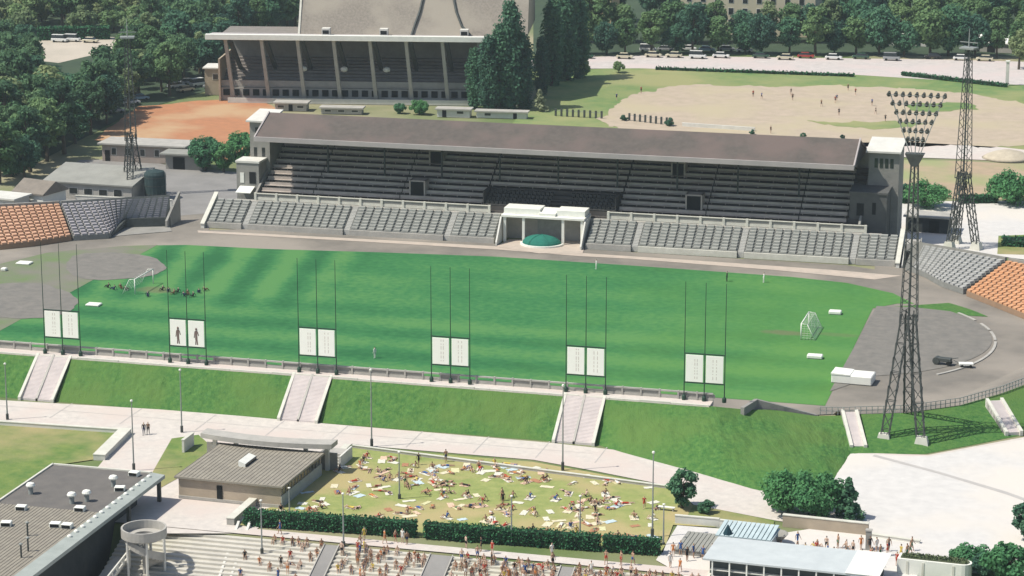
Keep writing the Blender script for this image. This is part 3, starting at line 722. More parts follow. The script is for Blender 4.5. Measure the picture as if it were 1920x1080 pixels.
for a, b in zip(q, q[1:]):
    nrm = Vector((a.y - b.y, b.x - a.x, 0)).normalized() * .25
    P8 = [a - nrm, b - nrm, b + nrm, a + nrm]
    wv.hexa([(p.x - o_.x, p.y - o_.y, max(0, p.z - 2.6)) for p in P8] + [(p.x - o_.x, p.y - o_.y, p.z) for p in P8])
wv.build('wall_body', M_stone, rt)

# ------------------------------------------------------------------ floodlight masts
def mast(feet, zj, ztop, label, rz=0.0, fan=True):
    c = sum((Vector(f) for f in feet), Vector()) / len(feet)
    rt = thing('floodlight_mast', label, 'floodlight mast', (c.x, c.y, 0), rz, 'floodlight masts round the pitch')
    for f in feet:
        f = Vector((f[0] - c.x, f[1] - c.y, 0)); leg = MB(); n = 9
        top = Vector((f.x * .16, f.y * .16, zj)); d_ = (top - f)
        side = d_.cross(Vector((0, 1, 0))).normalized(); side2 = d_.cross(side).normalized()
        def C(t, k_):
            w = .55 + .12 * math.sin(math.pi * t); s_ = ((-1, -1), (1, -1), (1, 1), (-1, 1))[k_ % 4]
            return f + d_ * t + side * s_[0] * w * .9 + side2 * s_[1] * w * .9
        for k_ in range(4): leg.bar(C(0, k_), C(1, k_), .10)
        for i in range(n):
            for k_ in range(4):
                leg.bar(C(i / n, k_), C((i + 1) / n, k_ + 1), .06)
                if i % 2: leg.bar(C(i / n, k_), C(i / n, k_ + 1), .05)
        lo = leg.build('leg', M_steel, rt)
        MB().hexa([(f.x - 1.0, f.y - .8, -.2), (f.x + 1.0, f.y - .8, -.2), (f.x + 1.0, f.y + .8, -.2), (f.x - 1.0, f.y + .8, -.2), (f.x - .65, f.y - .5, 1.3), (f.x + .65, f.y - .5, 1.3), (f.x + .65, f.y + .5, 1.3), (f.x - .65, f.y + .5, 1.3)]).build('footing', M_coping, lo)
    sh = MB(); n = 16; zh = ztop - 8.5
    def S(t, k_):
        w = 1.05 * (1 - t) + .42 * t; s_ = ((-1, -1), (1, -1), (1, 1), (-1, 1))[k_ % 4]
        return Vector((s_[0] * w, s_[1] * w, zj - 1 + (zh - zj + 1) * t))
    for k_ in range(4): sh.bar(S(0, k_), S(1, k_), .075)
    for i in range(n):
        for k_ in range(4): sh.bar(S(i / n, k_), S((i + 1) / n, k_ + 1), .05)
    for k_ in range(4): sh.bar(S(.0, k_), S(0, k_ + 1), .07)
    sh.tube((0, 0, zj), (0, 0, zh), .16, .12, 6)
    sh.build('shaft', M_steel, rt)
    if not fan:
        MB().box(-1.3, 1.3, -1.0, 1.0, zh - .2, zh + .1).build('platform', M_galv, rt)
        MB().tube((0, 0, zh), (0, 0, zh + 3.2), .14, .06, 6).build('top_pole', M_galv, rt)
        cbm = MB(); cbm.bar((-1.6, 0, zh + .9), (1.6, 0, zh + .9), .09); cbm.build('cross_arm', M_galv, rt); return rt
    hf = MB()
    hw = []
    for r_ in range(6):
        z = ztop - r_ * 1.12; half = 3.45 - r_ * .50; hw.append((z, half)); hf.bar((-half, 0, z - .25), (half, 0, z - .25), .045)
    hf.bar((-3.3, .1, ztop - .25), (-.3, 0, zh), .08); hf.bar((3.3, .1, ztop - .25), (.3, 0, zh), .08); hf.bar((0, .1, ztop - .25), (0, 0, zh), .08)
    hf.bar((-1.8, .1, ztop - .25), (-.2, 0, zh), .06); hf.bar((1.8, .1, ztop - .25), (.2, 0, zh), .06)
    head = hf.build('lamp_frame', M_galv, rt)
    bx = MB(); bx.hexa([(-.4, -.5, zh - .6), (.4, -.5, zh - .6), (.4, .5, zh - .6), (-.4, .5, zh - .6), (-1.2, -.7, zh + 1.0), (1.2, -.7, zh + 1.0), (1.2, .7, zh + 1.0), (-1.2, .7, zh + 1.0)])
    bx.build('maintenance_platform', M_steel, rt)
    l0 = None
    for r_, (z, half) in enumerate(hw):
        nl = 9 - r_
        for k_ in range(nl):
            x = -half + 2 * half * k_ / (nl - 1)
            if l0 is None:
                lm = MB(); lm.tube((0, -.05, .1), (-.12, .45, -.32), .16, .27, 8); lm.tube((-.12, .45, -.32), (-.14, .52, -.38), .30, .27, 8)
                l0 = lm.build('lamp', M_steel, head); l0.location = (x, 0, z)
            else:
                c2 = l0.copy(); COL.objects.link(c2); c2.parent = head; c2.location = (x, 0, z)
    return rt
fn = [G(1667, 832, 0), G(1712, 802, 0), G(1738, 838, 0)]
mast([f + Vector((-.7, 0, 0)) for f in fn], 16.5, 44.6, 'tall dark lattice floodlight mast with a fan of lamps at the east bend')
ff = [G(1764, 460, 0), G(1800, 464, 0), G(1816, 470, 0)]
mast([(69.2 + dx, 64 + dy, 0) for dx, dy in ((-3.2, 0.5), (.6, 3.0), (1.8, -2.0))], 13, 42.5, 'lattice floodlight mast behind the grey seats east of the grandstand', R(160), False)
mast([(-84 + dx, 68 + dy, 0) for dx, dy in ((-1.3, -2.6), (1.8, -2.0), (.6, 4.0))], 11.5, 38, 'lattice floodlight mast rising in front of the wood west of the grandstand', R(200), False)

# ------------------------------------------------------------------ lamp posts
def lamp_post(px, py, h, label, first=[None]):
    p = G(px, py, 0)
    if first[0] is None:
        rt = thing('lamp_post', label, 'lamp post', (p.x, p.y, 0), 0, 'slender lamp posts along the near paths'); first[0] = rt
        MB().tube((0, 0, 0), (0, 0, 9.4), .11, .06, 8).build('post', M_galv, rt)
        hd = MB().lathe([(.04, 0), (.13, .03), (.18, .15), (.15, .27), (.06, .33)], 10, (0, 0, 9.4)).build('lamp_head', M_white, rt)
        MB().lathe([(.2, 0), (.2, .9), (.12, 1.0)], 8).build('base_sleeve', M_steel, rt)
    else:
        rt = dup(first[0], (p.x, p.y, 0), 0, label)
    rt.scale = (1, 1, h / 9.9)
for px, py, h, lb in ((14, 786, 7.8, 'lamp post at the foot of the westernmost bank stair'), (341, 810, 8.6, 'lamp post on the footpath above the curved canopy'), (697, 837, 10.4, 'lamp post at the path corner of the sunbathing lawn'),
                      (1055, 882, 11.2, 'lamp post on the path below the third bank stair'), (1223, 1007, 10.4, 'pale lamp post standing at the east end of the sunbathing lawn'), (749, 935, 6.0, 'pale lamp post in the middle of the sunbathing lawn'),
                      (251, 882, 9.2, 'lamp post beside the tar-roofed building'), (543, 965, 3.4, 'short pale post by the side windows of the flat-roofed hall')):
    lamp_post(px, py, h, lb)

# ------------------------------------------------------------------ goals and things on the grass
def goal(x, s, label):
    rt = thing('football_goal', label, 'goal', (x, 0, 0), 0 if s > 0 else math.pi, 'football goals')
    f = MB(); r_ = .09
    for y in (-3.66, 3.66): f.tube((0, y, 0), (0, y, 2.44), r_, n=8)
    f.tube((0, -3.66, 2.44), (0, 3.66, 2.44), r_, n=8)
    for y in (-3.66, 3.66): f.tube((0, y, 2.44), (.9, y, 2.35), .05, n=6); f.tube((.9, y, 2.35), (2.1, y, 0), .05, n=6)
    f.build('goal_frame', M_white, rt, smooth=True)
    nt_ = MB()
    def line(a, b): nt_.bar(a, b, .018)
    n = 16 if s > 0 else 0
    for i in range(n + 1 if n else 0):
        y = -3.66 + 7.32 * i / n; line((.9, y, 2.35), (2.1, y, .02)); line((0, y, 2.44), (.9, y, 2.35))
    if n:
        for j in range(8):
            t = j / 8; x_ = .9 + 1.2 * t; z_ = 2.35 * (1 - t); line((x_, -3.66, z_), (x_, 3.66, z_))
        for sy in (-3.66, 3.66):
            for j in range(1, 7):
                z_ = 2.4 * j / 7; line((0, sy, z_), (.9 + 1.2 * (1 - z_ / 2.35) if z_ < 2.35 else .9, sy, z_))
            for j in range(1, 5): line((.45 * j, sy, 2.35 if j < 3 else 2.35 - (j - 2) * 1.0), (.45 * j, sy, 0))
    else:
        for i in range(10): y = -3.66 + 7.32 * i / 9; line((.9, y, 2.35), (2.1, y, .02))
    nt_.build('net', M_white, rt)
goal(52.5, 1, 'white football goal with pale net at the east end')
goal(-52.5, -1, 'white football goal frame at the west end beside people in dark clothes')
def mat_block(px, py, L_, W_, H_, label, name='landing_mat', cat='mat', rz=R(1)):
    p = G(px, py, 0); rt = thing(name, label, cat, (p.x, p.y, .05), rz, 'white mats and covers on the infield')
    MB().box(-L_ / 2, L_ / 2, -W_ / 2, W_ / 2, 0, H_).build('mat_pad', M_white, rt, bevel=min(.12, H_ * .3))
    MB().box(-L_ / 2 + .05, L_ / 2 - .05, -W_ / 2 + .05, W_ / 2 - .05, -.02, .07).build('mat_base', M_stone, rt)
    return rt
mat_block(1566, 589, 1.9, 1.2, .55, 'small white mat on the grass behind the east goal')
mat_block(1528, 672, 2.2, 1.2, .55, 'small white mat on the grass in front of the east goal')
mat_block(176, 573, 2.2, 1.6, .3, 'small white mat on the grass west of the west goal')
mat_block(46, 495, 2.4, 1.8, .3, 'small white mat on the grass of the west bend')
mat_block(8, 508, .9, .9, .5, 'small white box at the edge of the west bend grass', 'marker_box', 'box')
bm_ = mat_block(1600, 716, 5.6, 3.2, 1.25, 'large white covered landing mat at the edge of the cinder infield', rz=R(-3))
MB().hexa([(-2.85, -1.65, 1.2), (-.2, -1.65, 1.2), (-.2, 1.65, 1.2), (-2.85, 1.65, 1.2), (-2.85, -1.65, 1.42), (-.2, -1.65, 1.32), (-.2, 1.65, 1.32), (-2.85, 1.65, 1.42)]).build('cover_sheet', M_white, bm_)
# roller mower and a white trolley on the cinder
p = G(1768, 684, 0); rt = thing('ground_roller', 'small dark roller parked on the cinder of the east bend', 'roller', (p.x, p.y, .07), R(-10))
MB().tube((-.9, -.6, .55), (-.9, .6, .55), .5, n=14).build('drum', M_steel, rt); MB().box(-.7, 1.2, -.5, .5, .45, 1.0).build('engine_cover', M_steel, rt, bevel=.06)
MB().bar((1.1, 0, .9), (2.2, 0, 1.2), .06).build('handle', M_steel, rt)
for y in (-.45, .45): MB().tube((.9, y - .1, .32), (.9, y + .1, .32), .32, n=12).build('wheel', M_dark, rt)
p = G(1811, 689, 0); rt = thing('hand_cart', 'low white hand cart beside the roller on the east bend', 'cart', (p.x, p.y, .07), R(12))
MB().box(-1.0, 1.0, -.5, .5, .3, .62).build('tray', M_white, rt, bevel=.04)
for x in (-.6, .6):
    for y in (-.5, .5): MB().tube((x, y - .06, .22), (x, y + .06, .22), .22, n=10).build('wheel', M_dark, rt)
MB().bar((-1, 0, .55), (-1.8, 0, 1.0), .04).build('pull_handle', M_steel, rt)

# ------------------------------------------------------------------ trees, shrubs, hedges
def leaves(mb, c, r, n, size, rng, squash=1.0):
    for _ in range(n):
        d = Vector((rng.gauss(0, 1), rng.gauss(0, 1), rng.gauss(0, 1))).normalized()
        rr = r * (rng.random() ** .35)
        p = Vector(c) + Vector((d.x * rr, d.y * rr, d.z * rr * squash))
        nrm = (d * .8 + Vector((rng.uniform(-1, 1), rng.uniform(-1, 1), rng.uniform(-.3, 1.2))) * .7).normalized()
        a = nrm.orthogonal().normalized(); t = rng.uniform(0, 6.28); b = nrm.cross(a)
        u = (a * math.cos(t) + b * math.sin(t)) * size * rng.uniform(.6, 1.25); v = nrm.cross(u).normalized() * size * rng.uniform(.45, .9)
        mb.quadf(p - u - v * .4, p + u * .2 - v, p + u + v * .3, p - u * .1 + v)

def tree_kind(name, label, seed, H, rx, base, shape, nclump, nleaf, lsize, lm, group=None, cat='tree'):
    rng = random.Random(seed)
    rt = thing(name, label, cat, (0, 0, 0), 0, group)
    tr = MB(); cr = MB()
    th = H * (.62 if shape != 'poplar' else .9); r0 = .028 * H + .05
    bend = Vector((rng.uniform(-.3, .3), rng.uniform(-.3, .3), 0))
    pts = [Vector((0, 0, 0)), Vector((0, 0, th * .4)) + bend * .5, Vector((0, 0, th)) + bend]
    tr.tube(pts[0], pts[1], r0, r0 * .7, 7); tr.tube(pts[1], pts[2], r0 * .7, r0 * .25, 7)
    cz = (H + base) / 2; hz = (H - base) / 2
    for i in range(nclump):
        while True:
            d = Vector((rng.uniform(-1, 1), rng.uniform(-1, 1), rng.uniform(-1, 1)))
            if .25 < d.length < 1: break
        if shape == 'poplar':
            t = (i + rng.random()) / nclump; w = math.sin(math.pi * min(1, t * .74 + .16)) ** .8
            a = rng.uniform(0, 6.28); q = rng.uniform(.15, .75) * rx * w
            c = Vector((math.cos(a) * q, math.sin(a) * q, base + (H - base) * t)); r = rx * (.30 + .30 * rng.random()) * (.5 + .55 * w); sq = 1.7
        elif shape == 'spike':
            t = (i + rng.random()) / nclump; w = 1 - t
            a = rng.uniform(0, 6.28); q = rng.uniform(.3, .95) * rx * w
            c = Vector((math.cos(a) * q, math.sin(a) * q, base + (H - base) * t)); r = rx * .34 * (.35 + w * .8); sq = .9
        else:
            d = d.normalized() * (d.length ** .5) * .80
            wob = 1 + .22 * noise.noise(Vector((d.x * 1.7 + seed, d.y * 1.7, d.z * 1.7)))
            c = Vector((d.x * rx * wob, d.y * rx * wob, cz + d.z * hz * wob)); r = rx * rng.uniform(.24, .40); sq = .8
            if d.z < -.35: c.x *= .8; c.y *= .8
        leaves(cr, c, r, int(nleaf * rng.uniform(.6, 1.3)), lsize, rng, sq)
        if i % 3 == 0 and shape == 'round':
            s_ = pts[1].lerp(pts[2], rng.random()); tr.tube(s_, s_.lerp(c, .9), r0 * .3, r0 * .08, 5, False)
    tr.build('trunk', M_bark, rt); cr.build('crown', lm, rt)
    return rt

PROTO = {}
def proto(key, *a, **k):
    if key not in PROTO: PROTO[key] = [tree_kind(*a, **k), False]
    return PROTO[key]
def plant(key, x, y, s, label, group, rng, name=None, z=0):
    e = PROTO[key]
    if not e[1]:
        o = e[0]; e[1] = True
    else: o = dup(e[0])
    o.location = (x, y, z); o.rotation_euler = (0, 0, rng.uniform(0, 6.28)); o.scale = (s * rng.uniform(.88, 1.12), s * rng.uniform(.88, 1.12), s * rng.uniform(.9, 1.1))
    o['label'] = label
    if group: o['group'] = group
    elif 'group' in o: del o['group']
    return o
proto('wood_a', 'broadleaf_tree', 'tree', 1, 14, 4.6, 3.0, 'round', 44, 62, .44, L_dark)
proto('wood_b', 'broadleaf_tree', 'tree', 2, 12.5, 4.0, 2.5, 'round', 38, 62, .42, L_mid)
proto('wood_c', 'broadleaf_tree', 'tree', 3, 13, 3.6, 2.6, 'round', 34, 58, .42, L_pale)
proto('wood_d', 'broadleaf_tree', 'tree', 4, 15, 3.9, 2.6, 'round', 42, 60, .42, L_dark)
proto('wood_e', 'broadleaf_tree', 'tree', 5, 12, 4.6, 2.0, 'round', 44, 62, .44, L_teal)
proto('scrub', 'bushy_tree', 'tree', 6, 6, 3.6, .3, 'round', 26, 60, .42, L_pale)
proto('scrub2', 'bushy_tree', 'tree', 16, 6.5, 3.8, .4, 'round', 28, 60, .42, L_mid)
proto('poplar', 'poplar_tree', 'tree', 7, 22, 3.5, .6, 'poplar', 70, 84, .44, L_teal)
proto('street', 'street_tree', 'tree', 8, 11.5, 4.9, 1.5, 'round', 56, 62, .44, L_teal)
proto('street2', 'street_tree', 'tree', 9, 12, 4.6, 1.6, 'round', 54, 62, .44, L_mid)
proto('bright', 'leafy_tree', 'tree', 10, 7.5, 3.4, .5, 'round', 40, 95, .30, L_bright)
proto('broad', 'spreading_tree', 'tree', 11, 5.2, 3.9, .3, 'round', 46, 120, .24, L_bright)
proto('spike', 'spiky_shrub', 'tree', 12, 4.6, 1.9, .2, 'spike', 34, 60, .24, L_teal)
proto('small', 'bushy_tree', 'tree', 13, 5.6, 2.1, .2, 'round', 34, 80, .23, L_teal)
proto('shrub', 'round_shrub', 'shrub', 14, 3.0, 2.1, .1, 'round', 30, 110, .19, L_bright, cat='shrub')
proto('shrubd', 'round_shrub', 'shrub', 15, 2.6, 1.8, .1, 'round', 26, 90, .2, L_teal, cat='shrub')
proto('pale', 'pale_shrub', 'shrub', 17, 5.2, 2.4, .2, 'spike', 26, 45, .32, mat('leaf_silver', (.34, .36, .22), (.20, .24, .13), .6, rough=.7, trans=.2), cat='shrub')

rng = random.Random(42)
def poly_in(x, y, poly):
    r_ = False; n = len(poly)
    for i in range(n):
        x1, y1 = poly[i]; x2, y2 = poly[(i + 1) % n]
        if (y1 > y) != (y2 > y) and x < (x2 - x1) * (y - y1) / (y2 - y1) + x1: r_ = not r_
    return r_
def scatter(poly_pix, dmin, keys, labf, group, smin, smax, tries=4000, avoid=[]):
    P = [gxy(*q) for q in poly_pix]; xs = [p[0] for p in P]; ys = [p[1] for p in P]; out = []
    for _ in range(tries):
        x = rng.uniform(min(xs), max(xs)); y = rng.uniform(min(ys), max(ys))
        if not poly_in(x, y, P): continue
        if any((x - a) ** 2 + (y - b) ** 2 < dmin * dmin for a, b in out): continue
        out.append((x, y))
    out.sort(key=lambda q: q[1])
    for i, (x, y) in enumerate(out):
        k = rng.choice(keys); plant(k, x, y, rng.uniform(smin, smax), labf(k, x, y, i, len(out)), group, rng)
    return out
TONE = {'wood_a': 'dark green', 'wood_b': 'mid green', 'wood_c': 'pale olive green', 'wood_d': 'tall dark green', 'wood_e': 'broad blue-green', 'street': 'dark blue-green', 'street2': 'bright green', 'scrub': 'pale', 'scrub2': 'green'}
def wood_label(k, x, y, i, n):
    e = 'at the lower edge of the wood by the low roofs' if y < 135 else 'in the wood beside the clay court' if y < 165 else 'in the middle of the wood west of the second stand' if y < 205 else 'in the far part of the wood behind the clearing'
    return f'{TONE[k]} broadleaf tree {e}'
scatter([(-60, 340), (-60, 160), (0, 150), (50, 205), (180, 212), (260, 120), (330, 60), (420, 70), (425, 125), (385, 150), (330, 176), (265, 196), (215, 228), (165, 262), (120, 292), (60, 330), (20, 345)], 5.3, ['wood_a', 'wood_a', 'wood_b', 'wood_d', 'wood_c', 'wood_e', 'wood_e'], wood_label, 'trees of the dense wood', .66, 1.08)
scatter([(-40, 120), (50, 118), (60, 200), (-40, 170)], 5.5, ['wood_a', 'wood_e', 'wood_d'], lambda k, x, y, i, n: f'{TONE[k]} broadleaf tree left of the pale clearing', 'trees of the dense wood', .75, .95)
scatter([(330, 80), (400, -30), (580, -30), (560, 60), (420, 88)], 6, ['wood_a', 'wood_b', 'wood_d', 'wood_e'], lambda k, x, y, i, n: f'{TONE[k]} broadleaf tree behind the white fascia of the second stand', 'trees behind the second stand', .85, 1.1)
scatter([(-60, 60), (-60, -70), (420, -70), (340, 40), (250, 66), (160, 62), (90, 50), (60, 66)], 5.6, ['scrub', 'scrub2', 'scrub', 'wood_c', 'scrub2', 'wood_b'], lambda k, x, y, i, n: f'{TONE[k]} bushy tree on the slope beyond the pale clearing', 'bushy trees on the far slope', .8, 1.2)
# single rows on the far side of the sand pitch
def row(pix, step, keys, labf, group, s0, s1, jx=1.2, jy=1.5):
    pts = [gxy(*q) for q in pix]; L_ = sum(math.hypot(b[0] - a[0], b[1] - a[1]) for a, b in zip(pts, pts[1:])); n = max(1, int(L_ / step)); S, _ = resample(pts, n)
    for i, (x, y) in enumerate(S):
        k = rng.choice(keys); plant(k, x + rng.uniform(-jx, jx), y + rng.uniform(-jy, jy), rng.uniform(s0, s1), labf(k, i, n), group, rng)
third = lambda i, n: ('near the poplars', 'behind the middle of the sand pitch', 'at the east end')[min(2, int(3 * i / (n + 1)))]
row([(1050, 103), (1300, 101), (1600, 103), (1960, 110)], 5.6, ['street', 'street', 'street2', 'wood_e', 'wood_b'], lambda k, i, n: f'{TONE[k]} front-row street tree by the far road {third(i, n)}', 'street trees along the far road', .70, 1.05)
row([(1040, 78), (1250, 80), (1420, 80), (1600, 78), (1960, 84)], 5.8, ['street', 'street2', 'wood_c', 'wood_b', 'street2'], lambda k, i, n: f'{TONE[k]} second-row street tree {third(i, n)}', 'street trees behind the parked cars', .72, 1.12)
row([(1400, 52), (1600, 48), (1960, 58)], 7.2, ['street2', 'street', 'wood_b'], lambda k, i, n: f'{TONE[k]} third-row tree {third(i, n)}', 'trees behind the far street trees', .9, 1.15)
row([(1420, 20), (1600, 16), (1960, 25)], 7.4, ['street2', 'wood_b', 'street'], lambda k, i, n: f'{TONE[k]} fourth-row tree {third(i, n)}', 'trees behind the far street trees', .9, 1.15)
row([(1140, 40), (1280, 42)], 7, ['street', 'wood_e'], lambda k, i, n: f'{TONE[k]} tree between the yellow and the beige building', 'trees between the far buildings', .9, 1.1)
row([(960, -10), (1280, -10), (1960, -20)], 8.5, ['wood_b', 'street2', 'wood_e'], lambda k, i, n: f'{TONE[k]} tree at the far edge of view {third(i, n)}', 'trees at the far edge of the view', .9, 1.2, 3, 3)
for px, py, s, lb in ((958, 205, .98, 'tall dark poplar hiding the east end of the second stand'), (915, 208, .68, 'lower dark poplar in front of the second stand'), (890, 203, .55, 'short dark poplar beside the last column of the second stand'),
                      (980, 203, .80, 'dark poplar at the right flank of the tall poplar'), (935, 206, .82, 'dark poplar between the tall and the lower poplars'), (1062, 150, 1.0, 'tallest dark poplar standing by the green meadow'),
                      (1035, 160, .93, 'slim dark poplar west of the tallest one'), (1085, 145, .85, 'dark poplar east of the tallest one'), (1015, 178, .60, 'short dark poplar between the two poplar clumps')):
    p = G(px, py, 0); plant('poplar', p.x, p.y, s, lb, None, rng)
for k_, px, py, s, lb in (('bright', 385, 320, .95, 'bright green leafy tree left of the grandstand tower'), ('bright', 452, 312, 1.0, 'bright green leafy tree touching the grandstand tower'), ('bright', 420, 322, .75, 'smaller leafy tree between two bright ones by the grandstand'),
                          ('broad', 1478, 958, 1.0, 'broad bright green tree at the edge of the white plaza'), ('broad', 1530, 968, .92, 'broad green tree beside the spiky shrub on the plaza'), ('spike', 1590, 973, 1.05, 'spiky dark green shrub on the plaza edge'),
                          ('small', 1279, 952, 1.0, 'small dark bushy tree beside the sunbathing lawn'), ('shrubd', 1322, 962, .6, 'low dark bush right of the small bushy tree'), ('shrub', 1820, 1068, 1.05, 'round green shrub by the rounded hedge wall'),
                          ('shrub', 1888, 1092, 1.45, 'large dark round shrub in the bottom right corner'), ('shrubd', 1845, 1080, .9, 'dark shrub between the two round shrubs'), ('broad', 1738, 388, 1.0, 'round green tree in the forecourt east of the grandstand'),
                          ('broad', 1902, 382, 1.25, 'large dark round tree at the east edge of the forecourt'), ('shrubd', 1700, 372, .9, 'low shrub left of the round forecourt tree'), ('shrubd', 22, 330, 1.9, 'dark bushy shrub beside the long grey-roofed shed'),
                          ('shrub', 786, 214, 1.0, 'green bush in front of the second stand'), ('shrub', 750, 212, .7, 'small green bush left of the larger one before the second stand'), ('pale', 1012, 208, .85, 'pale silvery shrub at the foot of the poplars'),
                          ('shrubd', 1170, 226, .5, 'dark round bush behind the grandstand roof near the fence'), ('shrubd', 1255, 236, .6, 'dark bush at the end of the fence behind the grandstand'), ('shrubd', 1410, 252, .38, 'first small dark bush above the east part of the roof'),
                          ('shrubd', 1506, 258, .40, 'second small dark bush above the east part of the roof'), ('shrubd', 1580, 262, .36, 'small dark bush above the east end of the roof'), ('scrub2', 1090, 145, .6, 'low green bush on the meadow beside the poplars'),
                          ('scrub2', 1160, 136, .45, 'small green bush at the far edge of the meadow'), ('broad', 1962, 190, 1.1, 'bright green tree at the far right of the sand pitch'), ('wood_c', 1910, 130, .8, 'pale tree by the far road at the right edge')):
    p = G(px, py, 0); plant(k_, p.x, p.y, s, lb, None, rng)
def hedge(a, b, dep_, h, label, group, size=.16, dens=70, lm=None):
    a = Vector((*a, 0)); b = Vector((*b, 0)); d_ = b - a; L_ = d_.length; rt = thing('hedge', label, 'hedge', a, math.atan2(d_.y, d_.x), group)
    r2 = random.Random(int(L_ * 100)); core = MB(); lf = MB()
    n = max(2, int(L_ / 1.2))
    core.box(.12, L_ - .12, .15, dep_ - .15, 0, h - .15); core.build('branches', mat('hedge_twigs', (.018, .045, .02), (.01, .028, .014), 2), rt)
    for i in range(int(L_ * dens * (dep_ + 2 * h) / 4)):
        f = r2.random(); x = r2.uniform(0, L_); wob = .12 * noise.noise(Vector((x * .8, f * 3, 0)))
        if f < .38: p = Vector((x, r2.uniform(0, dep_), h + wob + r2.uniform(-.08, .08)))
        elif f < .92: p = Vector((x, wob + r2.uniform(-.08, .1), r2.uniform(.02, h)))
        else: p = Vector((r2.choice((0, L_)), r2.uniform(0, dep_), r2.uniform(0, h)))
        leaves(lf, p, .05, 1, size, r2)
    lf.build('foliage', lm or L_hedge, rt)
for (x0, y0, x1, y1, lb) in ((456, 986, 777, 1008, 'long clipped dark hedge in front of the west part of the lawn'), (794, 1010, 1122, 1034, 'long clipped dark hedge in front of the east part of the lawn'), (1129, 1034, 1237, 1042, 'short clipped dark hedge at the east end of the lawn')):
    hedge(gxy(x0, y0), gxy(x1, y1), 1.5, 1.75, lb, 'clipped hedges of the lawn')
hedge(gxy(1800, 382), gxy(1872, 381), 2.0, 1.4, 'low green hedge between the forecourt and the dirt field', None, .25, 30)
hedge(gxy(1692, 382), gxy(1722, 381), 2.0, 1.2, 'short hedge left of the forecourt trees', None, .25, 30)
hedge(gxy(1878, 462), gxy(1975, 466), 4.5, 1.0, 'low hedge on the grass bed of the forecourt', None, .25, 20)
hedge(gxy(1690, 142), gxy(1885, 164), 1.5, .9, 'low dark hedge along the far road', None, .3, 14)
hedge(gxy(1230, 131), gxy(1600, 144), 1.2, .7, 'long low hedge between the meadow and the far road', None, .3, 12)
hedge(gxy(70, 76), gxy(205, 74), 3.0, 3.2, 'dark overgrown hedge behind the pale clearing', None, .4, 16)

# ------------------------------------------------------------------ the second stand behind
BA = math.atan2(9.4, 47.5)
s2 = thing('second_stand', 'open fronted second stand with white fascia and slanting columns behind the main stand', 'grandstand', (-103.4, 170.6, 0), BA)
MB().box(-5.2, 64, -4.8, -3.6, 14.6, 15.8).build('fascia', M_white, s2, bevel=.05)
MB().yzprism([(-3.6, 14.9), (-3.6, 15.5), (4.6, 14.9), (4.6, 14.3)], -5.2, 64).build('canopy_slab', M_fascia, s2)
MB().yzprism([(4.6, 14.9), (4.6, 14.2), (15, 12.2), (15, 14.9)], -3, 64).build('roof_soffit', mat('brown_soffit', (.24, .215, .19), (.18, .165, .145), .6), s2)
for i in range(8):
    x = i * 8.07
    MB().hexa([(x - .42, -.1, 0), (x + .42, -.1, 0), (x + .42, .9, 0), (x - .42, .9, 0), (x - 1.26, -3.9, 14.6), (x - .54, -3.9, 14.6), (x - .54, -3.0, 14.6), (x - 1.26, -3.0, 14.6)]).build('column', M_conc, s2)
    MB().hexa([(x - .4, -2.6, 13.7), (x + .4, -2.6, 13.7), (x + .4, -2.6, 14.7), (x - .4, -2.6, 14.7), (x - .4, 11, 5.0), (x + .4, 11, 5.0), (x + .4, 11, 6.0), (x - .4, 11, 6.0)]).build('raking_beam', M_steel, s2)
MB().box(-3, 64, 14.8, 15.2, 0, 13).build('rear_wall', M_stone, s2)
MB().box(-3.4, -3, .5, 15.2, 0, 9.5).build('end_wall', M_tan, s2)
tr_ = MB()
for i in range(9): tr_.box(-3, 64, 3.2 + i * 1.3, 4.5 + i * 1.3, 0, 3.6 + i * .55)
tr_.build('seating_deck', mat('brown_tiers', (.26, .235, .21), (.19, .17, .155), .6), s2)
bf = MB().box(-3, 64, 1.9, 2.2, 3.2, 4.5); bf.box(-3, 64, 1.9, 3.2, 3.0, 3.3); bf.build('balcony_front', M_conc, s2)
r_ = MB()
for i in range(30): r_.box(-2.5 + i * 2.24, -1.1 + i * 2.24, 1.2, 1.8, 1.2, 2.6)
r_.build('ground_floor_window', M_dark, s2); MB().box(-3, 64, 1.4, 1.9, 0, 2.9).build('ground_floor_wall', M_conc, s2)
MB().box(-1, 64, -1.8, -1.5, .0, 1.1).build('front_rail', M_light, s2)
for x in (13.2, 22.4, 32.0): MB().lathe([(.15, 0), (.7, .2), (.85, .6), (.7, 1.0), (.2, 1.2)], 12, (x + 2.4, 2.4, 6.6)).build('hanging_lamp', M_white, s2)
hb = MB(); hb.yzprism([(3.0, 15.0), (8.6, 24.4), (30, 26.5), (30, 15.0)], 14.8, 66); hb.build('upper_hall', mat('weathered_render', (.31, .275, .23), (.20, .178, .148), 2.2, bump=.3, bscale=3, c3=(.33, .295, .24), scale3=.1), s2)
MB().yzprism([(2.8, 15), (8.4, 24.6), (9.0, 24.6), (3.4, 15)], 14.4, 14.85).build('corner_pilaster', M_coping, s2); MB().box(14.2, 66, 8.2, 9.2, 24.3, 25.0).build('coping', M_white, s2)
for pts in (([40.0, 14.9], [40.6, 17], [41.6, 20], [42.2, 23], [42.6, 24.6]), ([48.6, 24.6], [49.0, 23], [49.8, 20], [51.2, 17], [53.0, 15.4])):
    c_ = MB()
    for a, b in zip(pts, pts[1:]):
        ya = 2.7 + (a[1] - 15) / 9.4 * 5.6; yb = 2.7 + (b[1] - 15) / 9.4 * 5.6; c_.tube((a[0], ya, a[1]), (b[0], yb, b[1]), .28, n=6)
    c_.build('drain_pipe', M_steel, s2)
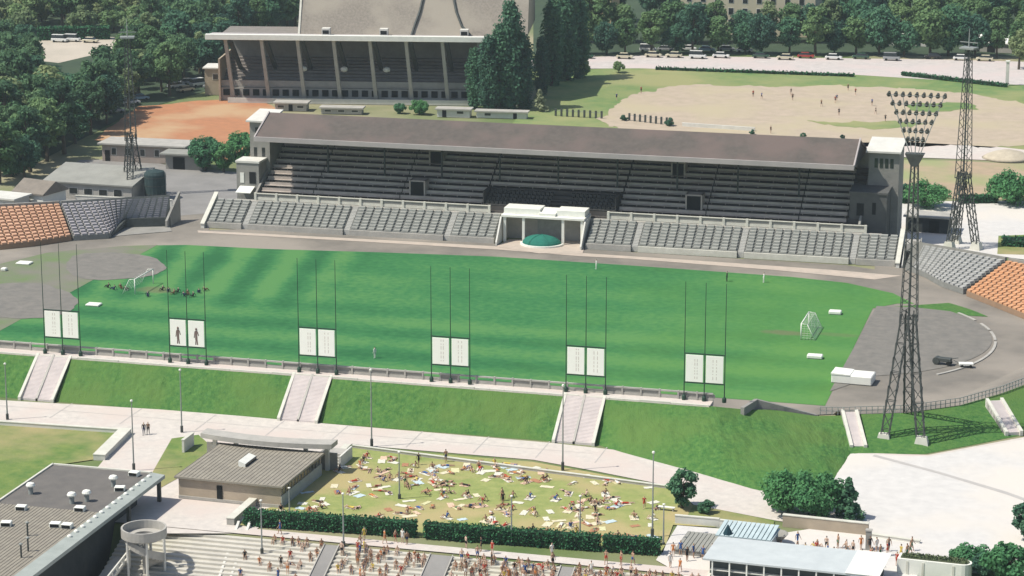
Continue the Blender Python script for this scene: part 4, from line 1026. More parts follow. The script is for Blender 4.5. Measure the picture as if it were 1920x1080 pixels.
for x in (21, 34, 52): 
    v_ = MB().box(x - .9, x + .9, .6, 2.6, 15.2, 16.6).build('roof_ventilator', M_light, s2); MB().box(x - .7, x + .7, .55, .62, 15.4, 16.2).build('grille', M_dark, v_)

# ------------------------------------------------------------------ buildings on the far and west side
def house(name, label, cat, x, y, rz, w, d_, h, roofh, mw, mr, wins=(), doors=(), over=.4, chimney=False, mono=False):
    rt = thing(name, label, cat, (x, y, 0), rz)
    MB().box(-w / 2, w / 2, 0, d_, 0, h).build('wall', mw, rt)
    rf = MB()
    if roofh <= 0: rf.box(-w / 2 - over, w / 2 + over, -over, d_ + over, h, h + .3)
    elif mono: rf.yzprism([(-over, h - .05), (-over, h + .2), (d_ + over, h + roofh + .2), (d_ + over, h - .05)], -w / 2 - over, w / 2 + over)
    else: rf.yzprism([(-over, h - .1), (-over, h + .15), (d_ / 2, h + roofh), (d_ + over, h + .15), (d_ + over, h - .1)], -w / 2 - over, w / 2 + over)
    r_ = rf.build('roof', mr, rt)
    if chimney: MB().box(-w * .2, -w * .2 + .8, d_ * .4, d_ * .4 + .8, h + roofh * .3, h + roofh + 1.1).build('chimney', M_stone, r_)
    for (cx, cz, ww, wh) in wins:
        f = MB().box(cx - ww / 2 - .1, cx + ww / 2 + .1, -.06, 0.05, cz - wh / 2 - .1, cz + wh / 2 + .1).build('window', M_light, rt)
        MB().box(cx - ww / 2, cx + ww / 2, -.09, -.055, cz - wh / 2, cz + wh / 2).build('pane', M_glass, f)
    for (cx, ww, wh) in doors: MB().box(cx - ww / 2, cx + ww / 2, -.07, .05, 0, wh).build('door', M_dark, rt)
    return rt
M_sheet = mat('grey_sheet_roof', (.30, .30, .265), (.23, .23, .205), .3, bump=.15)
M_shingle = mat('brown_shingle', (.235, .205, .17), (.17, .15, .125), .8)
p = G(166, 374, 0); house('long_shed', 'long low shed with grey sheet roof beside the west bend seats', 'shed', p.x, p.y, R(-2), 17.5, 9, 2.9, 1.7, M_conc, M_sheet, [(-6 + 3 * i, 1.5, 1.6, 1.0) for i in range(5)], [(6, 1.4, 2.1)], mono=True)
p = G(55, 390, 0); house('small_house', 'small white-walled house with brown roof behind the orange west seats', 'house', p.x, p.y, R(-14), 6.5, 6.5, 2.7, 2.0, M_white, M_shingle, [(-.5, 1.4, 1.3, 1.2)], [], chimney=False)
p = G(0, 400, 0); house('flat_hut', 'low pale flat-roofed hut at the left edge behind the orange seats', 'hut', p.x, p.y, R(-8), 6, 5, 2.6, 0, M_light, M_light, [(1.5, 1.5, 1.2, 1.0)], [(-1.5, 1.0, 2.0)])
p = G(268, 305, 0); house('club_building', 'long flat-roofed club building between the clay court and the yard', 'building', p.x, p.y, R(2), 17, 6, 3.4, 0, mat('pink_render', (.36, .30, .26), (.29, .245, .21), .5), M_conc, [(-6 + 3.0 * i, 2.0, .9, 1.3) for i in range(5)], [(-7.4, 1.0, 2.2)], over=.7)
p = G(345, 318, 0); house('flat_pavilion', 'thin flat canopy building beside the bright green trees', 'canopy building', p.x, p.y, R(2), 7.5, 5, 2.9, 0, M_stone, M_sheet, [], [(-1, 2.4, 2.4)], over=.9)
p = G(292, 372, 0); rt = thing('dark_silo', 'dark upright tank beside the west floodlight mast', 'tank', (p.x, p.y, 0))
MB().lathe([(2.0, 0), (2.0, 4.6), (1.7, 5.1), (.3, 5.5)], 18).build('tank_body', mat('tank_paint', (.035, .06, .06), (.02, .04, .042), 1.2), rt, smooth=False); MB().tube((2.05, 0, 0), (2.05, 0, 5), .08).build('ladder_pipe', M_galv, rt)
for i in range(3): MB().lathe([(2.04, 1.0 + i * 1.5), (2.06, 1.12 + i * 1.5)], 18).build('band', M_steel, rt)
wl = thing('yard_wall', 'pale low wall along the top of the west bend behind the shed', 'wall', (*gxy(230, 384), 0), R(3)); MB().box(-9, 9.5, -.15, .15, 0, 1.3).build('wall_body', M_light, wl); MB().box(-9.1, 9.6, -.22, .22, 1.3, 1.42).build('coping', M_coping, wl)
wl = thing('court_wall', 'low wall closing the clay court towards the club building', 'wall', (*gxy(350, 292), 0), R(3)); MB().box(-15, 12, -.15, .15, 0, .9).build('wall_body', M_conc, wl); MB().box(-15.1, 12.1, -.2, .2, .9, 1.0).build('coping', M_coping, wl)
p = G(545, 208, 0); house('kiosk', 'pale flat-roofed kiosk behind the west end of the grandstand roof', 'kiosk', p.x, p.y, R(8), 7, 3, 1.6, 0, M_conc, M_conc, [(-2.2, .95, 1.4, .5), (2.2, .95, 1.4, .5)], [(0, .9, 1.45)])
p = G(640, 214, 0); house('kiosk', 'second pale kiosk behind the grandstand roof below the columns', 'kiosk', p.x, p.y, R(8), 9, 2.5, 1.2, 0, M_conc, M_conc, [(-3, .7, 1.4, .4), (0, .7, 1.4, .4), (3, .7, 1.4, .4)], [])
p = G(850, 220, 0); house('kiosk', 'white boxy kiosk behind the grandstand roof near the poplars', 'kiosk', p.x, p.y, R(6), 7.2, 2.5, 1.6, 0, M_light, M_conc, [(1.5, 1.1, 1.4, .5)], [(-2, .9, 1.6)])
p = G(940, 222, 0); house('kiosk', 'low pale kiosk at the foot of the dark poplars', 'kiosk', p.x, p.y, R(6), 11, 2, 1.3, 0, M_light, M_conc, [(-3, .8, 1.3, .5)], [(3, .8, 1.2)])
p = G(405, 178, 0); house('annex_hut', 'tan annex at the west end of the second stand', 'annex', p.x, p.y, R(11), 5, 6, 6.0, 0, M_tan, M_light, [(0, 4.2, 1.2, 1.2)], [])
M_beige = mat('beige_render', (.52, .47, .33), (.44, .40, .29), .15)
p = G(1400, 66, 0); house('apartment_block', 'beige block with rows of dark square windows behind the street trees', 'building', p.x, p.y, R(0), 36, 12, 13.5, 2.5, M_beige, M_shingle, [(-15.6 + 3.75 * i, 3.2 + 3.05 * j, 1.25, 1.6) for i in range(9) for j in range(4)], [], over=.5)
p = G(1118, 58, 0); house('apartment_block', 'yellowish building between the poplars and the beige block', 'building', p.x, p.y, R(0), 8, 10, 12, 2, mat('ochre_render', (.52, .42, .24), (.44, .36, .21), .15), M_shingle, [(-2.4 + 4.6 * i, 6 + 3 * j, 1.1, 1.5) for i in range(2) for j in range(2)], [])
p = G(1700, 86, 0); house('pale_shed', 'low pale shed glimpsed under the far street trees', 'shed', p.x, p.y, 0, 10, 4, 2.6, 0, M_light, M_white, [(-3, 1.5, 1.5, .9), (0, 1.5, 1.5, .9)], [(3, 1, 2)])
p = G(1858, 98, 0); house('pale_shed', 'pale sloping-roofed shed at the east end of the far road', 'shed', p.x, p.y, R(-6), 11, 6, 2.3, 1.2, M_conc, M_white, [], [(0, 2, 2)], mono=True)
p = G(1890, 296, 0); rt = thing('gravel_heap', 'pale rounded gravel heap at the edge of the dirt field', 'heap', (p.x, p.y, 0)); MB().lathe([(5.2, 0), (4.4, .5), (3.0, 1.1), (1.4, 1.5), (.3, 1.6)], 20).build('heap', mat('pale_gravel_heap', (.50, .44, .33), (.38, .33, .25), .9, bump=.6), rt, smooth=True)
rt = thing('white_post', 'white gate post at the right end of the sand pitch', 'post', (*gxy(1888, 160), 0)); MB().box(-.35, .35, -.35, .35, 0, 5.5).build('post', M_light, rt); MB().box(-.5, .5, -.5, .5, 5.5, 5.8).build('cap', M_white, rt)
# the fence of bollards behind the grandstand
for j, (a, b, n, lb) in enumerate((((1042, 217), (1128, 222), 9, 'row of dark fence posts behind the grandstand west of the bush'), ((1180, 226), (1250, 234), 8, 'row of dark fence posts behind the grandstand between two bushes'))):
    A = G(*a); B = G(*b); rt = thing('post_fence', lb, 'fence', (A.x, A.y, 0)); d_ = B - A
    for i in range(n): q = d_ * (i / (n - 1)); MB().box(q.x - .2, q.x + .2, q.y - .2, q.y + .2, 0, 1.6).build('post', M_steel, rt)
    MB().bar((0, 0, 1.2), (d_.x, d_.y, 1.2), .05).build('rail', M_galv, rt)
lwl = thing('kerb_wall', 'pale low wall behind the grandstand roof beside the sand pitch', 'wall', (*gxy(1330, 240), 0), R(-6)); MB().box(-6, 10, -.2, .2, 0, .8).build('wall_body', M_light, lwl)

# ------------------------------------------------------------------ buildings in front
# flat-roofed hall by the lawn
BH = (-.6, -89.5)
hl = thing('flat_hall', 'low hall with boarded flat roof and skylight beside the sunbathing lawn', 'hall', (*BH, 0), R(-1.5))
MB().box(-6.5, 6.5, -6.6, 6.6, 0, 2.5).build('wall', M_tan, hl)
rr = MB(); rr.box(-6.9, 6.9, -7.0, 7.0, 2.5, 2.8); ro = rr.build('roof', M_board, hl, bevel=.04)
pk = MB(); 
for i in range(26): pk.box(-6.8 + i * .53, -6.75 + i * .53, -6.95, 6.95, 2.78, 2.84)
pk.build('batten', mat('batten_wood', (.25, .23, .185), (.19, .17, .14), .7), ro)
MB().hexa([(-1.0, -1.4, 2.8), (-.1, -1.4, 2.8), (-.1, 2.0, 2.8), (-1.0, 2.0, 2.8), (-1.0, -1.4, 3.5), (-.1, -1.4, 3.2), (-.1, 2.0, 3.2), (-1.0, 2.0, 3.5)]).build('skylight', M_white, ro)
MB().box(-.1, -.02, -1.35, 1.95, 2.8, 3.2).build('skylight_pane', M_glass, ro)
wn = MB().box(6.5, 6.56, -6.3, 6.2, 1.5, 2.3).build('window_band', M_glass, hl)
mu = MB()
for i in range(13): mu.box(6.5, 6.62, -6.3 + i * 1.02, -6.2 + i * 1.02, 1.45, 2.35)
mu.build('mullion', M_stone, wn)
MB().box(6.5, 6.6, -6.6, 6.6, 0, 1.45).build('panel_wall', mat('greenish_panel', (.36, .38, .35), (.29, .31, .29), .7), hl)
MB().box(-1.6, -.9, -6.68, -6.55, 0, 2.0).build('door', M_dark, hl)
MB().box(-6.5, 6.5, -6.72, -6.6, 0, .35).build('base_course', M_conc, hl)
cn = thing('curved_canopy', 'long shallow curved concrete canopy along the back of the flat hall', 'canopy', (-1.2, -82.1, 0), R(-1))
cv = MB(); n = 20
for i in range(n):
    def E_(i, o):
        x = -8.6 + 17.2 * i / n; return (x, o - 1.1 * (1 - (2 * i / n - 1) ** 2))
    a, b, c_, d_ = E_(i, -.6), E_(i + 1, -.6), E_(i + 1, 1.6), E_(i, 1.6); cv.prism([a, b, c_, d_], 3.3, 3.9)
cv.build('canopy_slab', M_conc, cn)
for x in (-7.4, -4.6, 4.6, 7.4): MB().box(x - .25, x + .25, .9, 1.3, 0, 3.3).build('pier', M_light, cn)
MB().box(-8.6, 8.6, 1.3, 1.5, 0, 2.2).build('rear_wall', M_stone, cn)
wg = thing('wing_screen', 'small pale screen wall at the west end of the curved canopy', 'wall', (*gxy(352, 842), 0), R(0)); MB().box(-.15, .15, -1.5, 1.8, 0, 1.6).build('wall_body', M_light, wg); MB().box(-.22, .22, -1.55, 1.85, 1.6, 1.7).build('coping', M_coping, wg)
wg = thing('entrance_block', 'pale blocky entrance steps at the east end of the curved canopy', 'steps', (*gxy(628, 866), 0), R(0))
st = MB()
for i in range(5): st.box(-1.3, 1.3, -2.2 + i * .5, 2.2, i * .22, (i + 1) * .22)
st.build('steps', M_conc, wg); MB().box(1.3, 1.55, -2.3, 2.2, 0, 1.5).build('side_wall', M_light, wg); MB().box(-1.55, -1.3, -2.3, 2.2, 0, 1.5).build('side_wall', M_stone, wg)

# tar-roofed building with the ring gallery
TB = (-15.0, -97.3)
tb = thing('tar_roof_building', 'large flat tar-roofed building with pale eave in the bottom left corner', 'building', (*TB, 0), 0)
X0, X1, Y0, Y1, ZR = -7.6, 6.6, -46, 0, 3.3
MB().box(X0 + .6, X1 - 2.6, Y0, Y1 - 2.4, -6, ZR - .5).build('wall', mat('dark_cladding', (.075, .08, .078), (.05, .055, .055), .5), tb)
rd = MB().box(X0, X1 - 1.7, -15.2, Y1 - .3, ZR - .45, ZR); rd_o = rd.build('roof', M_tar, tb)
MB().box(X0, X1 - 1.7, Y0, -15.2, ZR - .45, ZR + .02).build('boarded_roof', M_board, tb)
ev = MB().hexa([(X1 - 1.7, Y0, ZR - .55), (X1, Y0, ZR - .55), (X1, Y1, ZR - .55), (X1 - 1.7, Y1, ZR - .55), (X1 - 1.7, Y0, ZR + .06), (X1, Y0, ZR - .12), (X1, Y1, ZR - .12), (X1 - 1.7, Y1, ZR + .06)])
ev_o = ev.build('eave', mat('pale_green_sheet', (.36, .39, .36), (.28, .31, .285), .5), tb)
for i in range(14):
    y = -1.6 - i * 1.7; e_ = MB().lathe([(.28, 0), (.26, .14), (.12, .24)], 10, (X1 - 1.35, y, ZR + .02)); e_.build('roof_light', M_white, ev_o)
ed = MB(); ed.box(X0 - .1, X1 - 1.7, Y1 - .3, Y1, ZR - .5, ZR + .16); ed.box(X0 - .25, X0, Y0, Y1, ZR - .5, ZR + .16); ed.build('roof_edge', M_coping, tb)
bt_ = MB()
for i in range(27): bt_.box(X0 + .1 + i * .46, X0 + .14 + i * .46, Y0, -15.2, ZR + .02, ZR + .06)
bt_.build('batten', mat('batten_wood2', (.21, .185, .15), (.16, .14, .115), .7), tb)
MB().box(X1 - .75, X1 - .35, -.8, -.4, 0, ZR - .5).build('corner_column', M_steel, tb)
MB().box(X1 - .75, X1 - .35, -9.8, -9.4, -1.2, ZR - .5).build('corner_column', M_steel, tb)
def vent(px, py, label, kind):
    p = G(px, py, ZR); rt = thing('roof_vent', label, 'roof vent', (p.x, p.y, ZR), rng.uniform(-.3, .3), 'roof vents of the tar-roofed building')
    if kind == 'cowl':
        MB().lathe([(.28, 0), (.28, .9)], 12).build('shaft', M_galv, rt); MB().lathe([(.5, .9), (.55, 1.05), (.42, 1.3), (.1, 1.42)], 14).build('cowl', M_white, rt)
    elif kind == 'box':
        MB().box(-.6, .6, -.45, .45, 0, .55).build('housing', M_white, rt, bevel=.05); MB().box(-.5, .5, -.48, -.45, .1, .45).build('grille', M_dark, rt)
    else:
        MB().tube((0, 0, 0), (0, 0, 1.5), .10, n=8).build('pipe', M_steel, rt); MB().lathe([(.2, 1.5), (.2, 1.6), (.05, 1.7)], 10).build('rain_cap', M_galv, rt)
for px, py, lb, kd in ((58, 926, 'single white cowl vent near the west edge of the tar roof', 'cowl'), (135, 944, 'left one of the pair of tall white cowl vents on the tar roof', 'cowl'), (163, 940, 'right one of the pair of tall white cowl vents on the tar roof', 'cowl'),
                       (150, 958, 'low white box vent in front of the pair of cowls', 'box'), (213, 912, 'white cowl vent near the north eave of the tar roof', 'cowl'), (225, 920, 'small white box vent beside the northern cowl', 'box'), (252, 892, 'white vent with dark front at the north east corner of the tar roof', 'box'),
                       (40, 956, 'flat white box vent at the boundary of tar and boards', 'box'), (12, 986, 'white box vent at the left edge of the boarded roof', 'box'), (104, 988, 'left white box vent of the pair at the edge of the boards', 'box'), (126, 990, 'right white box vent of the pair at the edge of the boards', 'box'),
                       (52, 1005, 'thin dark pipe vent on the boarded roof, farthest of three', 'pipe'), (53, 1034, 'thin dark pipe vent on the boarded roof, middle of three', 'pipe'), (40, 1046, 'thin dark pipe vent on the boarded roof, nearest of three', 'pipe')):
    vent(px, py, lb, kd)
p = G(270, 1003, 1.6); rg = thing('ring_gallery', 'round pale concrete gallery on columns with spiral stair beside the tar-roofed building', 'gallery', (p.x, p.y, 1.6))
def ring(mb, r0, r1, z0, z1, a0=0, a1=360, n=32):
    A = arc(0, 0, r0, r0, a0, a1, n); B = arc(0, 0, r1, r1, a0, a1, n)
    for i in range(n): mb.prism([A[i], B[i], B[i + 1], A[i + 1]], z0, z1)
m_ = MB(); ring(m_, 2.35, 2.55, -.1, .95); m_.build('parapet', M_conc, rg)
m_ = MB(); ring(m_, 1.3, 2.35, -.25, 0.0, 40, 330); m_.build('gallery_floor', M_conc, rg)
for a in (20, 95, 165, 235, 300):
    c_ = (2.2 * math.cos(R(a)), 2.2 * math.sin(R(a))); MB().tube((*c_, -7.6), (*c_, -.1), .16, n=10).build('column', M_light, rg)
MB().tube((0, 0, -7.6), (0, 0, -.3), .28, n=12).build('newel', M_conc, rg)
sp_ = MB(); rl = MB()
for i in range(34):
    a0 = 200 + i * 13; z = -.35 - i * .2
    A = arc(0, 0, .3, .3, a0, a0 + 13, 1); B = arc(0, 0, 2.1, 2.1, a0, a0 + 13, 1); sp_.prism([A[0], B[0], B[1], A[1]], z - .16, z)
    C_ = arc(0, 0, 2.12, 2.12, a0, a0 + 13, 1); D_ = arc(0, 0, 2.22, 2.22, a0, a0 + 13, 1)
    rl.hexa([(*C_[0], z), (*D_[0], z), (*D_[1], z - .2), (*C_[1], z - .2), (*C_[0], z + .95), (*D_[0], z + .95), (*D_[1], z + .75), (*C_[1], z + .75)])
sp_.build('spiral_stair', M_conc, rg); rl.build('stair_balustrade', M_conc, rg)
br = thing('access_ramp', 'pale ramp with open balustrade sloping down along the tar-roofed building', 'ramp', (p.x - 2.4, p.y - 3, -1.2), 0)
MB().hexa([(-1.2, 2.8, -.3), (.6, 2.8, -.3), (.6, -16, -3.7), (-1.2, -16, -3.7), (-1.2, 2.8, 0), (.6, 2.8, 0), (.6, -16, -3.4), (-1.2, -16, -3.4)]).build('ramp_slab', M_conc, br)
f = MB()
for x in (.6,):
    f.hexa([(x, 2.8, .85), (x + .16, 2.8, .85), (x + .16, -16, -2.55), (x, -16, -2.55), (x, 2.8, 1.1), (x + .16, 2.8, 1.1), (x + .16, -16, -2.3), (x, -16, -2.3)])
    f.hexa([(x, 2.8, .1), (x + .16, 2.8, .1), (x + .16, -16, -3.3), (x, -16, -3.3), (x, 2.8, .4), (x + .16, 2.8, .4), (x + .16, -16, -3.0), (x, -16, -3.0)])
    for i in range(12): y = 2.6 - i * 1.6; z = (y - 2.8) * 3.4 / 18.8; f.box(x - .02, x + .2, y - .3, y + .1, z + .1, z + 1.0)
f.build('balustrade', M_light, br)

# low walls of the near lawns
def lowwall(a, b, h, t, label, m_=None, dz=0):
    A = G(*a); B = G(*b); d_ = B - A; rt = thing('low_wall', label, 'wall', (A.x, A.y, dz), math.atan2(d_.y, d_.x)); L_ = d_.length
    MB().box(0, L_, -t / 2, t / 2, -.1, h).build('wall_body', m_ or M_light, rt); MB().box(-.04, L_ + .04, -t / 2 - .05, t / 2 + .05, h, h + .09).build('coping', M_coping, rt); return rt
lowwall((-60, 792), (236, 812), .45, .5, 'long white low wall along the top of the west lawn')
lowwall((236, 812), (186, 862), .6, 1.5, 'wide white low wall at the east edge of the west lawn')
lowwall((661, 839), (1262, 917), .30, .3, 'low kerb wall between the footpath and the sunbathing lawn', M_conc)
lowwall((1266, 980), (1348, 987), .9, .35, 'short white wall above the slatted deck')
lowwall((1348, 987), (1455, 1000), .8, .3, 'low pale wall behind the blue kiosk roof')
lowwall((1468, 985), (1628, 1002), 1.3, .5, 'long tan wall between the plaza trees and the bathers', M_tan)
lowwall((1628, 1004), (1725, 1018), .25, .35, 'low curved kerb of the bather terrace')
lowwall((432, 985), (476, 946), .8, .9, 'short grey-green wall at the west end of the lawn hedge', M_conc)
lowwall((620, 868), (652, 838), .3, .8, 'pale kerb at the west end of the sunbathing lawn', M_conc)
rt = thing('stone_post', 'dark stone post standing on the edge of the bather terrace', 'post', (*gxy(1628, 1030), 0)); MB().box(-.3, .3, -.3, .3, 0, 2.2).build('post', M_stone, rt); MB().box(-.36, .36, -.36, .36, 2.2, 2.35).build('cap', M_conc, rt)
rt = thing('bench', 'pale bench on the lawn below the small bushy tree', 'bench', (*gxy(1250, 957), 0), R(-4)); MB().box(-1, 1, -.25, .25, .38, .46).build('seat', M_white, rt)
for x in (-.8, .8): MB().box(x - .06, x + .06, -.2, .2, 0, .38).build('leg', M_conc, rt)

# wide steps down towards the pool
NS = 26
ps = MB(); XA, XB = -9.2, 58.5
for i in range(NS):
    y1 = -106.3 - i * .72; ps.box(XA, XB, y1 - .72, y1, -9, -.27 * (i + 1))
sheet('pool_floor', [(-60, -109.4), (140, -109.4), (140, -260), (-60, -260)], -5.95, M_path)
tag(ps.build('pool_terrace', mat('pale_terrace', (.56, .53, .46), (.43, .41, .36), .5, bump=.2, c3=(.50, .48, .40), scale3=.15)), kind='structure')
bs = thing('terrace_bank', 'pale masonry block carrying the kiosks at the east end of the wide steps', 'retaining block', (58.5, -104.4, 0)); MB().box(0, 60, -40, 0, -9, -.14).build('masonry', M_conc, bs); MB().box(-.06, .3, -40.05, .0, -.2, .25).build('edge_kerb', M_coping, bs)
for x, w_, lb in ((15.6, 1.7, 'grey ramp down the wide steps nearest the hall'), (28.5, 2.6, 'grey ramp down the middle of the wide steps'), (43.0, 1.6, 'grey ramp down the wide steps nearest the kiosks')):
    rt = thing('step_ramp', lb, 'ramp', (x, -106.3, 0), 0, 'grey ramps on the wide steps')
    MB().hexa([(-w_ / 2, -.4, -9), (w_ / 2, -.4, -9), (w_ / 2, -NS * .72, -9), (-w_ / 2, -NS * .72, -9), (-w_ / 2, -.4, -.15), (w_ / 2, -.4, -.15), (w_ / 2, -NS * .72, -.27 * NS + .12), (-w_ / 2, -NS * .72, -.27 * NS + .12)]).build('ramp_slab', M_tarmac, rt)
    for sx in (-1, 1): MB().hexa([(sx * w_ / 2 - .06, -.4, -.2), (sx * w_ / 2 + .06, -.4, -.2), (sx * w_ / 2 + .06, -NS * .72, -.27 * NS), (sx * w_ / 2 - .06, -NS * .72, -.27 * NS), (sx * w_ / 2 - .06, -.4, .0), (sx * w_ / 2 + .06, -.4, .0), (sx * w_ / 2 + .06, -NS * .72, -.27 * NS + .25), (sx * w_ / 2 - .06, -NS * .72, -.27 * NS + .25)]).build('ramp_edge', M_conc, rt)
rt = thing('parapet_wall', 'long pale sloping parapet between the two flights of wide steps', 'wall', (3.2, -103.5, 0), R(8))
for dx in (0, 1.3): MB().hexa([(dx - .14, 0, -9), (dx + .14, 0, -9), (dx + .14, -24, -9), (dx - .14, -24, -9), (dx - .14, 0, .55), (dx + .14, 0, .55), (dx + .14, -24, -7.2), (dx - .14, -24, -7.2)]).build('parapet', M_light, rt)
for (px, h, lb) in ((492, 6.5, 'grey lamp post on the wide steps west of the first ramp'), (645, 6.5, 'grey lamp post on the wide steps east of the first ramp'), (959, 6.2, 'grey lamp post on the wide steps in the middle'), (1087, 6.2, 'grey lamp post on the wide steps before the east hedge'), (1243, 5.2, 'grey lamp post on the wide steps by the end of the hedges')):
    p = G(px, 1068, -3.0); lamp_post(px, 1068, h, lb)
    o = [x for x in COL.objects if x.get('label') == lb][0]; i = max(0, int((-106.3 - p.y) / .72)); o.location = (p.x, p.y, -.27 * (i + 1))

# kiosks by the bather terrace
dk = thing('slatted_deck', 'grey slatted roof deck beside the blue kiosk', 'deck', (*gxy(1310, 1040), 0), R(-2)); MB().box(-2.6, 2.2, -.6, 5.6, 0, .55).build('deck_base', M_stone, dk)
b = MB()
for i in range(10): b.box(-2.6 + i * .48, -2.6 + i * .48 + .40, -.7, 5.7, .55, .63)
b.build('slat', M_sheet, dk)
p = G(1393, 1040, 0); kb = thing('blue_kiosk', 'kiosk with pale blue corrugated roof behind the long counter roof', 'kiosk', (p.x, p.y, 0), R(-3))
MB().box(-3.0, 3.0, .4, 4.4, 0, 1.9).build('wall', M_pale_blue, kb); c_ = MB()
for i in range(12): c_.hexa([(-3.2 + i * .53, 0, 1.9), (-2.78 + i * .53, 0, 1.9), (-2.78 + i * .53, 4.6, 2.2), (-3.2 + i * .53, 4.6, 2.2), (-3.2 + i * .53, 0, 2.0), (-2.78 + i * .53, 0, 2.0), (-2.78 + i * .53, 4.6, 2.3), (-3.2 + i * .53, 4.6, 2.3)])
c_.box(-3.2, 3.2, 0, 4.6, 1.86, 1.92); c_.build('roof', mat('sky_blue_sheet', (.47, .56, .57), (.38, .46, .47), .8), kb)
p = G(1364, 1033, 0); um = thing('closed_parasol', 'dark blue pointed parasol tent at the west end of the blue kiosk', 'parasol', (p.x, p.y, 0)); MB().tube((0, 0, 0), (0, 0, 3.0), .05).build('pole', M_steel, um); MB().lathe([(1.15, .5), (.8, 1.5), (.35, 2.5), (.05, 3.1)], 8).build('canvas', mat('navy_canvas', (.012, .045, .06), (.008, .03, .04), 1), um)
p = G(1480, 1100, 0); ck = thing('counter_building', 'long low counter building with pale blue-grey flat roof in the bottom right', 'building', (p.x, p.y, 0), R(-2.5))
MB().box(-9, 9, .9, 7.0, 0, 2.0).build('wall', mat('counter_wall', (.10, .115, .11), (.07, .08, .078), .8), ck); MB().box(-9.6, 9.6, -.1, 7.4, 2.0, 2.25).build('roof', M_pale_blue, ck, bevel=.03)
MB().box(6.0, 9.7, -.16, 7.46, 2.26, 2.30).build('white_roof_sheet', M_white, ck)
for i in range(10): MB().box(-8.6 + i * 1.9, -8.45 + i * 1.9, -.02, .12, 0, 2.0).build('roof_post', M_white, ck)
MB().box(-8.8, 8.8, .2, .8, .85, .95).build('counter', M_light, ck)
p = G(1453, 1020, 0); co = thing('concrete_cone', 'grey fluted concrete cone fountain beside the blue kiosk', 'fountain', (p.x, p.y, 0)); MB().lathe([(.5, 0), (.6, .2), (1.5, 1.3), (1.35, 1.3), (.5, .5)], 14).build('bowl', M_stone, co); MB().lathe([(.12, .4), (.1, 1.8), (.02, 1.9)], 8).build('spout', M_conc, co)
p = G(1750, 1082, 0); pl = thing('planter_wall', 'rounded white wall topped by a mossy planting trough in the bottom right', 'planter', (p.x, p.y, 0), R(-3))
pp = [(-4.0, 0), (3.0, 0)] + arc(3.0, 1.0, 1.0, 1.0, -90, 90, 8)[1:] + [(-4.0, 2.0)]
MB().prism(pp, -.5, 1.7).build('wall', M_white, pl); pp2 = [(-3.7, .3), (3.0, .3)] + arc(3.0, 1.0, .7, .7, -90, 90, 8)[1:] + [(-3.7, 1.7)]
MB().prism(pp2, 1.5, 1.8).build('soil', mat('mossy_soil', (.11, .13, .07), (.07, .085, .05), 1), pl)
lf = MB(); r2 = random.Random(4)
for i in range(700): leaves(lf, (r2.uniform(-3.6, 3.4), r2.uniform(.35, 1.65), 1.8 + r2.uniform(0, .2)), .05, 1, .13, r2)
lf.build('planting', mat('leaf_dull', (.12, .15, .07), (.06, .09, .04), 1), pl)
for x, k_ in ((-3.0, 0), (-1.3, 1), (2.0, 2)):
    MB().box(x, x + .25, -.06, .1, -.3, 1.5).build('pilaster', M_coping, pl)

# ------------------------------------------------------------------ people
SK = {'fair': (.56, .40, .30), 'tan': (.43, .27, .18), 'brown': (.31, .185, .12)}
HR = {'dark': (.03, .02, .015), 'brown': (.10, .055, .03), 'blond': (.36, .25, .12), 'grey': (.3, .29, .27)}
CL = {'black': (.02, .02, .022), 'red': (.42, .05, .03), 'blue': (.04, .10, .28), 'white': (.75, .74, .68), 'green': (.04, .16, .08), 'yellow': (.6, .46, .09), 'orange': (.55, .20, .06), 'navy': (.02, .03, .08), 'brown': (.16, .09, .05)}
def sk(n): return mat('skin_' + n, SK[n], tuple(x * .88 for x in SK[n]), 4, rough=.6)
def hr(n): return mat('hair_' + n, HR[n], tuple(x * .7 for x in HR[n]), 8, rough=.6)
def cl(n): return mat('cloth_' + n, CL[n], tuple(x * .85 for x in CL[n]), 5, rough=.85)

